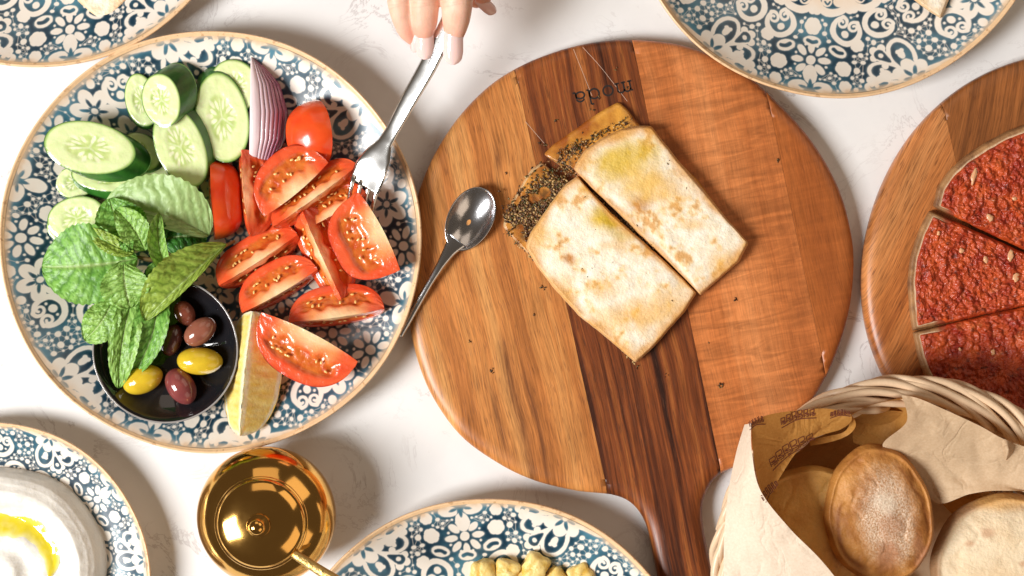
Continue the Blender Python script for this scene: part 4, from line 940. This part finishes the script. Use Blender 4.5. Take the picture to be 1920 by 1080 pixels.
# ---------------------------------------------------------------- meat flatbread slices
meat_m = mat('spiced_meat', 'Col', .42, bumps=[(.05, 4.0, 4), (.2, 1.2, 4)], var=[(.10, .30), (.4, .2)], spots=(.045, .60, .70, (.60, .16, .05), .5), Coat_Weight=.1)
crust_m = mat('browned_crust', 'Col', .6, bumps=[(.08, 2.5, 5), (.4, .8, 3)], var=[(.06, .25), (.3, .12)])
bit_m = mat('onion_bit', (.70, .38, .20), .25, sss=.3, sscale=6)
def slice_(label, P, cen, seed, inset_dir):
    o = Wp(P[0][0], P[0][1], 50); t = thing('meat_flatbread_slice', label, 'flatbread slice', o, 'slices of red meat flatbread')
    V, F, X, Y, e = slab(P, 50, 22, 36, 300, 6, 1.2, 0, seed, cen=cen)
    c = mixc((.16, .065, .025), (.50, .26, .10), np.clip(.45 + .9 * fbm(X * .03, Y * .03, 4, seed), 0, 1)); c = mixc(c, np.array((.76, .56, .36)), sst(10, 12, e) * .8); r_ = np.hypot(X - 2020, Y - 525); c = mixc(c, np.array((.30, .05, .015)), 1 - sst(268, 285, r_))
    part('crust', V, F, crust_m, t, {'Col': c})
    c0 = np.array(cen, float); Q = resample(P, 300); d = Q - (np.array((2020, 520)) + inset_dir); r = np.hypot(Q[:, 0] - 2020, Q[:, 1] - 525)
    edge = np.exp(-((r.max() - r) / 40) ** 2)
    nrm = (c0 - Q); nrm /= np.linalg.norm(nrm, axis=1)[:, None]
    Q2 = Q + nrm * (.0 + 13 * sst(255, 280, r))[:, None]
    V, F, X, Y, e = slab(Q2, 66, 10, 110, 420, 5, 2.0, 0, seed + 3, cen=cen)
    n1 = fbm(X * .040, Y * .036, 4, seed + 7); V = V.reshape(X.shape + (3,)); V[..., 2] += (8.5 * np.abs(n1) * 2 + 3 * fbm(X * .16, Y * .16, 3, seed)) * sst(0, 6, e) - 2; V = V.reshape(-1, 3)
    c = mixc((.30, .020, .006), (.60, .095, .016), np.clip(.45 + 1.1 * fbm(X * .03, Y * .03, 5, seed + 11), 0, 1)); c = mixc(c, np.array((.10, .015, .008)), sst(.16, .5, fbm(X * .07, Y * .07, 4, seed + 15)) * .8)
    part('meat_topping', V, F, meat_m, t, {'Col': c})
    return t
sA = slice_('upper meat flatbread slice with a pale onion strip near its rim', [(1750, 387), (1758, 352), (1778, 322), (1806, 296), (1848, 268), (1890, 246), (1940, 228), (2000, 216), (2026, 517)], (1900, 380), 3, 0)
sB = slice_('middle meat flatbread slice between the two cuts', [(1743, 395), (1724, 430), (1708, 480), (1702, 530), (1706, 580), (1711, 620), (2020, 550), (2022, 520)], (1830, 520), 8, 0)
sC = slice_('lower meat flatbread slice next to the basket', [(1712, 623), (1720, 664), (1732, 700), (1752, 736), (1790, 780), (1860, 830), (1950, 860), (2024, 860), (2022, 553)], (1880, 690), 14, 0)
def bits(par, pts, seed):
    rs = np.random.RandomState(seed); L = []
    for x, y, a, b in pts: v_, f_ = ellipsoid((0, 0, 0), (a, b * 1.2, 2.5), 14, 8, rotz(rs.uniform(0, 3.1))); v_ = v_ * (1 + .5 * fbm(v_[:, 0] * .25 + x, v_[:, 1] * .25, 2, 3))[:, None]; L.append((v_ + Wp(x, y, 78.5), f_))
    V, F = join(L); part('onion_bits', V, F, bit_m, par, kind='stuff')
bits(sA, [(1826, 330, 16, 4), (1856, 408, 9, 5), (1902, 372, 5, 3)], 1)
bits(sB, [(1760, 437, 5, 2.5), (1803, 470, 5, 4), (1848, 486, 7, 4), (1895, 480, 10, 5), (1905, 520, 9, 5)], 2)
bits(sC, [(1862, 660, 6, 3), (1800, 655, 4, 2)], 3)
# bread wedges on the two top plates
ti = thing('pita_wedge', 'pale pita wedge with browned edge on the top left plate', 'pita wedge', Wp(185, 0, 14)); 
V, F, X, Y, e = slab([(192, 46), (150, 4), (110, -60), (250, -120), (262, -30), (232, 8), (206, 36)], 14, 20, 30, 160, 8, 1, 0, 4, cen=(195, -20))
part('bread', V, F, bread_m, ti, {'Col': mixc(toast(X, Y, e, 31, (), .6), np.array((.58, .28, .08)), np.clip((1 - sst(4, 14, (X - 150) * .66 - (Y - 0) * .72 + 14)) * .9, 0, 1))})
tj = thing('pita_wedge', 'tip of a cream coloured pita wedge on the top right plate', 'pita wedge', Wp(1750, -10, 30))
V, F, X, Y, e = slab([(1764, 34), (1744, 22), (1708, -6), (1690, -70), (1800, -70), (1778, 0)], 34, 16, 30, 160, 6, 1, 0, 6, cen=(1750, -20))
part('bread', V, F, bread_m, tj, {'Col': mixc(toast(X, Y, e, 37, (), .4), np.array((.62, .36, .14)), (e < 4) * .5)})
# ---------------------------------------------------------------- labneh
lab = thing('labneh', 'swirled white labneh with a pool of yellow oil on the smaller plate', 'labneh', Wp(-3, 1072, 10))
oo = Wp(-3, 1072, 50); kk = (H - 50) / H; n, m = 300, 150; th = np.linspace(0, 2 * np.pi, n, endpoint=False); q = np.linspace(0, 1, m)
Q, T = np.meshgrid(q, th, indexing='ij'); rr2 = Q * 196
X = rr2 * np.cos(T); Y = rr2 * np.sin(T); spi = np.sin(rr2 * .090 + T * 1.0 + 1.6 * fbm(X * .012, Y * .012, 3, 3)) * (1 + .5 * fbm(X * .02 + 5, Y * .02, 2, 8))
Z = 10 + np.interp(rr2, [0, 30, 60, 100, 120, 140, 156, 170, 180, 188, 193, 196], [38, 40, 34, 30, 38, 49, 52, 49, 42, 30, 16, 0]) + 4.5 * spi * sst(190, 150, rr2) * sst(0, 40, rr2) + 2 * fbm(X * .02 + T * .3, Y * .05, 4, 5) * sst(190, 170, rr2)
Xw = 1 + .012 * np.sin(T * 3) + .006 * np.sin(T * 8)
lm = mat('labneh_cream', (.78, .75, .69), .30, bumps=[(.02, 3.0, 4), (.12, .8, 3)], sss=.25, sssr=(1, .9, .7), sscale=8)
part('yogurt', np.stack([oo[0] + X * kk * Xw, oo[1] + Y * kk * Xw, Z], -1), gridF(m, n, False, True), lm, lab)
om = mat('olive_oil', 'Col', .05, Coat_Weight=1.0, Coat_Roughness=.02)
a = np.linspace(math.radians(-8), math.radians(150), 70); s = np.linspace(-1, 1, 14); A, Sx = np.meshgrid(a, s, indexing='ij'); f = (a - a[0]) / (a[-1] - a[0])
wdt = np.interp(f, [0, .1, .35, .65, 1], [3, 12, 20, 30, 22]) * (1 + .12 * np.sin(a * 7) + .08 * np.sin(a * 17 + 1)); rc = 96 + 3 * np.sin(a * 3) + 2 * np.sin(a * 8); rad = (rc[:, None] + Sx * wdt[:, None])
ri = np.clip((rad / 196 * (m - 1)).astype(int), 0, m - 1); ti = ((A % (2 * np.pi)) / (2 * np.pi) * n).astype(int) % n; zz = Z[ri, ti] + .8
part('oil_pool', np.stack([oo[0] + rad * np.cos(A), oo[1] + rad * np.sin(A), zz + .8 * (1 - Sx ** 2)], -1), gridF(70, 14), om, lab, {'Col': mixc((.74, .60, .03), (.84, .78, .38), np.clip(np.abs(Sx) ** 3 + .35 * fbm(A * 5, Sx * 2, 3, 4), 0, 1))})
# ---------------------------------------------------------------- chunks on the bottom plate
eg = mat('yellow_chunk', 'Col', .4, bumps=[(.08, 2, 4), (.3, .6, 3)], sss=.25, sssr=(1, .8, .3), sscale=8)
for k, (x, y, r, lb_) in enumerate([(905, 1078, 26, 'leftmost pale yellow chunk on the bottom plate'), (950, 1072, 24, 'narrow yellow chunk second from the left on the bottom plate'), (1003, 1066, 27, 'largest yellow chunk, standing highest on the bottom plate'), (1046, 1090, 24, 'low flat yellow chunk right of the largest on the bottom plate'), (1088, 1078, 23, 'rightmost square yellow chunk on the bottom plate'), (978, 1092, 20, 'small yellow chunk at the edge between the two tallest')]):
    V, F = ellipsoid((0, 0, 0), (1, 1, 1), 40, 28); nz = np.array([fbm(V[:, 0] * 1.3 + k * 5, V[:, 1] * 1.3 + V[:, 2], 4, k)]).T; V = V / np.maximum(1e-6, (np.abs(V) ** 4).sum(1, keepdims=True) ** .25) * (1 + .28 * nz)
    V = V * [r * .85, r, r * .7] @ rotz(k * 1.3).T; c = mixc((.74, .46, .08), (.86, .70, .30), np.clip(.5 + 1.2 * nz[:, 0], 0, 1))
    V = V + Wp(x, y, 40); V[:, 2] += 14 - V[:, 2].min()
    solo('yellow_chunk', V, F, eg, lb_, 'food chunk', 'yellow chunks on the bottom plate', attrs={'Col': c})
# ---------------------------------------------------------------- basket, paper and pitas
bc = Wp(1712, 1082, 215); BR = 371 * (H - 215) / H
bk = thing('bread_basket', 'round woven wicker basket of pale peeled reeds at the lower right', 'basket', [bc[0], bc[1], 0])
reed_m = mat('peeled_reed', (.72, .52, .34), .38, bumps=[(.08, .6, 3)], var=[(.02, .16), (.12, .10)])
th = np.linspace(0, 1, 40); NR = 56
def reed(seed):
    a = math.radians(-6) + th * math.radians(52)
    r = BR - 46 + 44 * sst(0, .8, th) - 12 * sst(.82, 1, th) + 4 * np.sin(th * 9 + seed * 2); z = 3 * np.sin(th * 6 + seed * 3) + 190 + 22 * np.sin(np.pi * np.clip(th * 1.05, 0, 1)) ** .6 - 60 * sst(.72, 1, th) ** 1.5 - 22 * (1 - sst(0, .12, th))
    P = np.stack([bc[0] + r * np.cos(a), bc[1] + r * np.sin(a), z], -1)
    return tube(P, 7.0 + .5 * np.sin(th * 7 + seed), 10)
base = [None] * 3
for k in range(NR):
    j = k % 3
    if base[j] is None:
        V, F = reed(j * 2.1); o = part('reed', V, F, reed_m, bk); base[j] = o
    else: o = base[j].copy(); COL.objects.link(o); o.parent = bk
    o.rotation_euler[2] = 2 * math.pi * k / NR; ORG[o.name] = ORG[bk.name]
    o.location[2] = (random.random() - .5) * 9 * S
# stakes and weavers of the wall
for k in range(16):
    z = 14 + k * 11.5; f = k / 15; Rw = 245 + (BR - 20 - 245) * f ** .8
    a = np.linspace(0, 2 * np.pi, 289); rr3 = Rw + 6 * np.sin(a * 24 + (k % 2) * np.pi)
    V, F = tube(np.stack([bc[0] + rr3 * np.cos(a), bc[1] + rr3 * np.sin(a), z + 0 * a], -1), 5.6, 8, False); part('weaver', V, F, reed_m, bk)
st0 = None
for k in range(48):
    if st0 is None:
        P = np.stack([np.linspace(0, 1, 12)] * 3, -1); f = np.linspace(0, 1, 12); Rw = 245 + (BR - 22 - 245) * f ** .8
        V, F = tube(np.stack([bc[0] + Rw, bc[1] + 0 * Rw, 6 + f * 186], -1), 5, 8); st0 = part('stake', V, F, reed_m, bk); o = st0
    else: o = st0.copy(); COL.objects.link(o); o.parent = bk
    o.rotation_euler[2] = 2 * math.pi * (k + .5) / 48
V, F = lathe([(0.01, 8), (240, 8), (244, 14)], (bc[0], bc[1], 0), 64); part('basket_floor', V, F, reed_m, bk)
# kraft paper
def kraft(name, ca, cb, tw):
    t = NT(name); p = t.co(); n = t.noise(p, .25, 4, .6); c = t.ramp(n, [(.3, ca), (.7, cb)])
    cr = t.noise(p, .012, 3, .5, .8); r = t.ma('ABSOLUTE', t.ma('SUBTRACT', cr, .5)); nr = t.bump(t.ramp(r, [(0, 0.0), (.06, 1.0)]), 3.0, .35); nr = t.bump(n, .35, .5, nr)
    tr = t.n.new('ShaderNodeBsdfTranslucent'); tr.inputs[0].default_value = (.62, .28, .07, 1); t.l.new(nr, tr.inputs[1])
    m = t.out(c, .7, nr); mx = t.n.new('ShaderNodeMixShader'); mx.inputs[0].default_value = tw
    t.l.new(t.b.outputs[0], mx.inputs[1]); t.l.new(tr.outputs[0], mx.inputs[2]); t.l.new(mx.outputs[0], t.n['Material Output'].inputs[0]); return m
km = kraft('kraft_paper_pale', (.76, .61, .46), (.86, .72, .57), .12); km2 = kraft('kraft_paper_shaded_side', (.48, .21, .035), (.60, .30, .07), .3); km3 = kraft('kraft_paper_tan', (.60, .42, .25), (.72, .53, .34), .22)  # one paper: km2 has the inside's shade and orange glow painted in
pp = thing('paper_liner', 'printed brown kraft paper sheet lining the bread basket', 'paper', [bc[0], bc[1], 40])
def patch(rows, nu=60, nv=50, crump=2.0, seed=0, name='sheet', m_=None):
    """rows: list of polylines (px x, y, z); lofted"""
    R_ = [catmull(r, nu) for r in rows]; R_ = np.stack(R_, 1)                 # nu x k x 3
    out = np.stack([catmull(R_[i], nv) for i in range(nu)], 0)
    X, Y, Z = out[..., 0], out[..., 1], out[..., 2]
    f = fbm(X * .010, Y * .010, 2, seed); g = pn(X * .022 + 3, Y * .022, seed + 3); Z = Z + crump * (2.5 * np.abs(f) * 2 + 1.2 * np.abs(g) + .5 * np.abs(pn(X * .06, Y * .06, seed + 5)))
    return Wp(X, Y, Z), out
def sheet(rows, m_=None, **k):
    V, o = patch(rows, **k); n, m = V.shape[:2]; part('paper_sheet', V, gridF(n, m), m_ or km3, pp); return V
# pale outer flap down the left side
S1 = sheet([[(1396, 796, 262), (1380, 850, 238), (1366, 920, 226), (1358, 1000, 222), (1356, 1100, 220), (1352, 1190, 216)],
       [(1402, 795, 300), (1396, 860, 290), (1392, 930, 276), (1420, 1010, 258), (1450, 1100, 246), (1480, 1190, 240)],
       [(1408, 793, 325), (1410, 850, 325), (1426, 920, 308), (1480, 990, 280), (1548, 1060, 270), (1640, 1180, 262)]], crump=1.6, seed=2, m_=km)
# inner printed flap, folding over to the right
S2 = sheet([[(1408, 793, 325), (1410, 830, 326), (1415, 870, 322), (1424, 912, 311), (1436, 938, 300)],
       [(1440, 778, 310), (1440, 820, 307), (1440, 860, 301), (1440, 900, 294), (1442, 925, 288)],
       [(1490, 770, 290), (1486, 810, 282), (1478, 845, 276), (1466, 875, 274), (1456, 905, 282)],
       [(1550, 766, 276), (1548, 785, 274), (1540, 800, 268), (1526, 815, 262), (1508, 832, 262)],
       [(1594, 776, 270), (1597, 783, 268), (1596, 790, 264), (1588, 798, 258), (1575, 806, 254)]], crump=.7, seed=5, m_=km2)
# the fold's lower lip and the tunnel behind it
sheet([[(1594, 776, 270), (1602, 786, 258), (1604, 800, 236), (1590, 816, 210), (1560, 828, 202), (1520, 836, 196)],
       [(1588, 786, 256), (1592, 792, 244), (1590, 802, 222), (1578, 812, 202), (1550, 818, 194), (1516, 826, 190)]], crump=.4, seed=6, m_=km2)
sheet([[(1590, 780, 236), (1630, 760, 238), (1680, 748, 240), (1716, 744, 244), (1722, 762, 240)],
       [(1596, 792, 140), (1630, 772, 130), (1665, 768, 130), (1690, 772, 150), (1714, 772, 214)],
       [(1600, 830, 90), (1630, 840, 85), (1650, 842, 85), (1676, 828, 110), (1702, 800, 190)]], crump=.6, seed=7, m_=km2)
# wide flap along the back and right
sheet([[(1690, 741, 246), (1722, 747, 250), (1780, 772, 244), (1840, 800, 240), (1884, 824, 240), (1960, 850, 244), (2060, 880, 240)],
       [(1700, 790, 238), (1740, 800, 232), (1780, 830, 222), (1830, 850, 214), (1880, 862, 222), (1960, 900, 230), (2060, 940, 236)],
       [(1655, 834, 205), (1700, 850, 196), (1740, 880, 180), (1800, 892, 188), (1870, 898, 206), (1960, 940, 220), (2060, 990, 230)],
       [(1690, 868, 160), (1720, 900, 160), (1758, 944, 158), (1820, 926, 196), (1880, 920, 214), (1960, 930, 222), (2060, 1000, 232)]], crump=2.2, seed=9)
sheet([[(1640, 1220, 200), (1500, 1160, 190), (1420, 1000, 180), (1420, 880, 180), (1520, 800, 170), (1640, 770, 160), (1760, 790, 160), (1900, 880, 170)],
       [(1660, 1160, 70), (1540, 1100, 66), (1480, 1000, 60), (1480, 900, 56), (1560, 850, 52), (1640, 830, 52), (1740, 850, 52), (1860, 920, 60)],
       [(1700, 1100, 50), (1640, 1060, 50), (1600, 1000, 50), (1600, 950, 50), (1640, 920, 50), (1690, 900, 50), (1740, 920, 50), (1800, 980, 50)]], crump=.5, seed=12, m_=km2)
sheet([[(1878, 822, 243), (1890, 826, 247), (1902, 836, 246)], [(1880, 842, 240), (1890, 845, 262), (1898, 850, 240)], [(1884, 862, 228), (1886, 863, 232), (1889, 862, 228)]], nu=14, nv=14, crump=.2, seed=3)
# printed wordmark bands on the inner flap
pr = mat('brown_print', (.13, .025, .012), .6)
def band(cx, cy, w_, h_, rot, z, cut=99):
    rs = np.random.RandomState(int(cx)); P = []; n = 6; cw = w_ / n
    for k in range(n):
        x0 = -w_ / 2 + k * cw; bow = h_ * .35 * math.sin(math.pi * (k + .5) / n); hh = h_ * (.75 + .3 * math.sin(math.pi * (k + .5) / n))
        y0 = bow - hh / 2; a = x0 + 1; b = x0 + cw - 1.2
        P.append([(a, y0), (a + 1, y0 + hh), (b, y0 + hh), (b - 1, y0 + hh * .55), (a + 2, y0 + hh * .5), (b, y0 + hh * .3), (b - 1, y0), (a, y0)])
        P.append([(a + 1.5, y0 + hh * .25), (b - 2, y0 + hh * .2)])
    P.append([(-w_ / 2, -h_ * .75), (0, -h_ * .30), (w_ / 2, -h_ * .75)])
    r = math.radians(rot); ex = np.array([math.cos(r), math.sin(r), 0]); ey = np.array([-math.sin(r), math.cos(r), 0])
    out = []
    for L in P:
        L = np.asarray(L, float); L = resample(L, 30)[:-1] if len(L) > 3 else catmull(L, 14); T = np.gradient(L, axis=0); T /= np.linalg.norm(T, axis=1)[:, None] + 1e-9
        N = np.stack([-T[:, 1], T[:, 0]], -1) * .75; Qq = np.stack([L + N, L - N], 1).reshape(-1, 2); out.append((Qq, gridF(len(L), 2)))
    V2, F = [], []; o_ = 0
    for Qq, f in out: V2.append(Qq); F.append(f + o_); o_ += len(Qq)
    Q2 = np.concatenate(V2); F = np.concatenate(F); base_ = Wp(cx, cy, z)
    Pw = base_ + Q2[:, :1] * ex + Q2[:, 1:] * ey
    # lay the print onto the paper surface (nearest sheet point and its slope)
    A = S2.reshape(-1, 3); d = ((Pw[:, None, :2] - A[None, :, :2]) ** 2).sum(-1); idx = np.argsort(d, axis=1)[:, :4]; w4 = 1 / (np.take_along_axis(d, idx, 1) + 1e-3)
    zz = (A[idx, 2] * w4).sum(1) / w4.sum(1); Pw[:, 2] = zz + 1.0; inside = np.sqrt(d.min(1)) < 5
    F = F[inside[F].all(1)]
    if len(F): part('printed_mark', Pw, F, pr, pp, smooth=False)
band(1482, 843, 92, 17, 28, 262); band(1492, 781, 64, 13, 14, 270); band(1410, 790, 34, 12, 20, 290); band(1570, 774, 36, 8, 5, 250); band(1440, 918, 40, 12, 38, 270)
# pitas
pita_m = mat('pita_crust', 'Col', .55, bumps=[(.03, 3.5, 5), (.2, 1.4, 4)], var=[(.03, .16), (.15, .12), (.6, .08)], sss=.05, sscale=5)
def pita(label, cx, cy, a, b, rot, z0, hgt, tilt, colf, seed, name='pita_bread'):
    n, m = 180, 90; th = np.linspace(0, 2 * np.pi, n, endpoint=False); q = np.linspace(0, 1, m)
    Q, T = np.meshgrid(q, th, indexing='ij'); w_ = 1 + .02 * np.sin(2 * T + seed) + .02 * np.sin(3 * T + 2 * seed) + .008 * np.sin(9 * T)
    u = Q * np.cos(T) * w_; v = Q * np.sin(T) * w_; r = math.radians(-rot)
    k = (H - z0 - hgt) / H; X = (u * a * math.cos(r) - v * b * math.sin(r)) * k; Y = (u * a * math.sin(r) + v * b * math.cos(r)) * k
    dome = hgt * np.sqrt(np.clip(1 - Q ** 5, 0, 1)) * (.72 + .28 * (1 - Q ** 2)); lip = 5 * np.exp(-((Q - .93) / .035) ** 2)
    wr = 4.0 * fbm(u * 2, v * 2, 4, seed) - 1.6 * np.exp(-((fbm(u * 1.3 + 4, v * 1.3, 3, seed + 2)) / .05) ** 2) * sst(.2, .5, Q); Z = dome + wr * sst(1, .8, Q) + lip
    o = Wp(cx, cy, z0 + hgt * .6)
    top = np.stack([o[0] + X, o[1] + Y, z0 + Z + tilt[0] * X + tilt[1] * Y], -1); bot = np.stack([o[0] + X, o[1] + Y, z0 - 14 * np.sqrt(np.clip(1 - Q ** 2.6, 0, 1)) + tilt[0] * X + tilt[1] * Y], -1)
    c = colf(u, v, Q, T); V = np.concatenate([top.reshape(-1, 3), bot[::-1].reshape(-1, 3)]); C2 = np.concatenate([c.reshape(-1, 3), c[::-1].reshape(-1, 3)])
    solo(name, V, gridF(2 * m, n, False, True), pita_m, label, 'pita bread', 'pita breads in the basket', attrs={'Col': C2}, org=[o[0], o[1], z0])
def cf_front(u, v, Q, T):
    n = fbm(u * 2.2, v * 2.2, 5, 3); c = mixc((.32, .11, .018), (.60, .27, .06), np.clip(.5 + 1.4 * n, 0, 1))
    flour = sst(.0, .6, .95 - np.hypot((u - .10) / .75, (v + .02) / .95) + .45 * n); speck = np.clip(.5 + 1.6 * fbm(u * 42, v * 42, 2, 6), 0, 1)
    c = mixc(c, mixc((.42, .20, .09), (.86, .73, .58), speck), flour * .8)
    d1 = 1 - sst(.25, 1.0, np.hypot((u - .02) / .42, (v + .55) / .28) + .6 * n); d2 = 1 - sst(.3, 1.0, np.hypot((u - .55) / .16, (v + .62) / .3) + .6 * n); d3 = 1 - sst(.3, 1.0, np.hypot((u - .1) / .4, (v + .15) / .3) + .8 * n)
    c = mixc(c, np.array((.38, .16, .07)), np.clip(d1 * .8 + d2 * .8 + d3 * .45, 0, 1))
    pale = 1 - sst(.3, 1.0, np.hypot((u - .12) / .32, (v - .20) / .26) + .5 * n); c = mixc(c, np.array((.84, .73, .58)), pale * .5)
    dk_ = np.exp(-((Q - .80 + .05 * np.sin(3 * T)) / .04) ** 2) * sst(-.2, .4, np.sin(T * 2 + 1)); return mixc(c, np.array((.28, .09, .015)), dk_ * .8)
def cf_left(u, v, Q, T):
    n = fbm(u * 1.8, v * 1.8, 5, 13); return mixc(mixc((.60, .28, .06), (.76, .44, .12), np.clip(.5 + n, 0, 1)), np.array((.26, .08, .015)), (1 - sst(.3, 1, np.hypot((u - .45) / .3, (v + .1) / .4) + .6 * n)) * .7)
def cf_right(u, v, Q, T):
    n = fbm(u * 2, v * 2, 5, 23); c = mixc((.74, .54, .32), (.82, .68, .47), np.clip(.6 + n, 0, 1)); c = mixc(c, np.array((.40, .17, .05)), sst(.86, .97, Q + .05 * n) * .8)
    for x, y, r in ((-.30, .52, .13), (-.52, .40, .09), (.1, .1, .08), (-.1, -.3, .1)): c = mixc(c, np.array((.56, .30, .16)), (1 - sst(.3, 1.1, np.hypot((u - x) / r, (v - y) / r * 1.4) + .3 * n)) * .6)
    return mixc(c, np.array((.70, .38, .10)), (1 - sst(.5, 1.2, np.hypot((u - 0) / .5, (v - .95) / .2))) * .7)
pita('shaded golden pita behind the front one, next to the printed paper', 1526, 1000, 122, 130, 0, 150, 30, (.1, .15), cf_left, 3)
pita('pale cream pita at the right side of the basket', 1900, 1070, 150, 146, -5, 130, 34, (.06, .0), cf_right, 7)
pita('front golden pita dusted with flour, topmost in the basket', 1652, 968, 106, 132, -12, 190, 30, (-.05, .05), cf_front, 5)
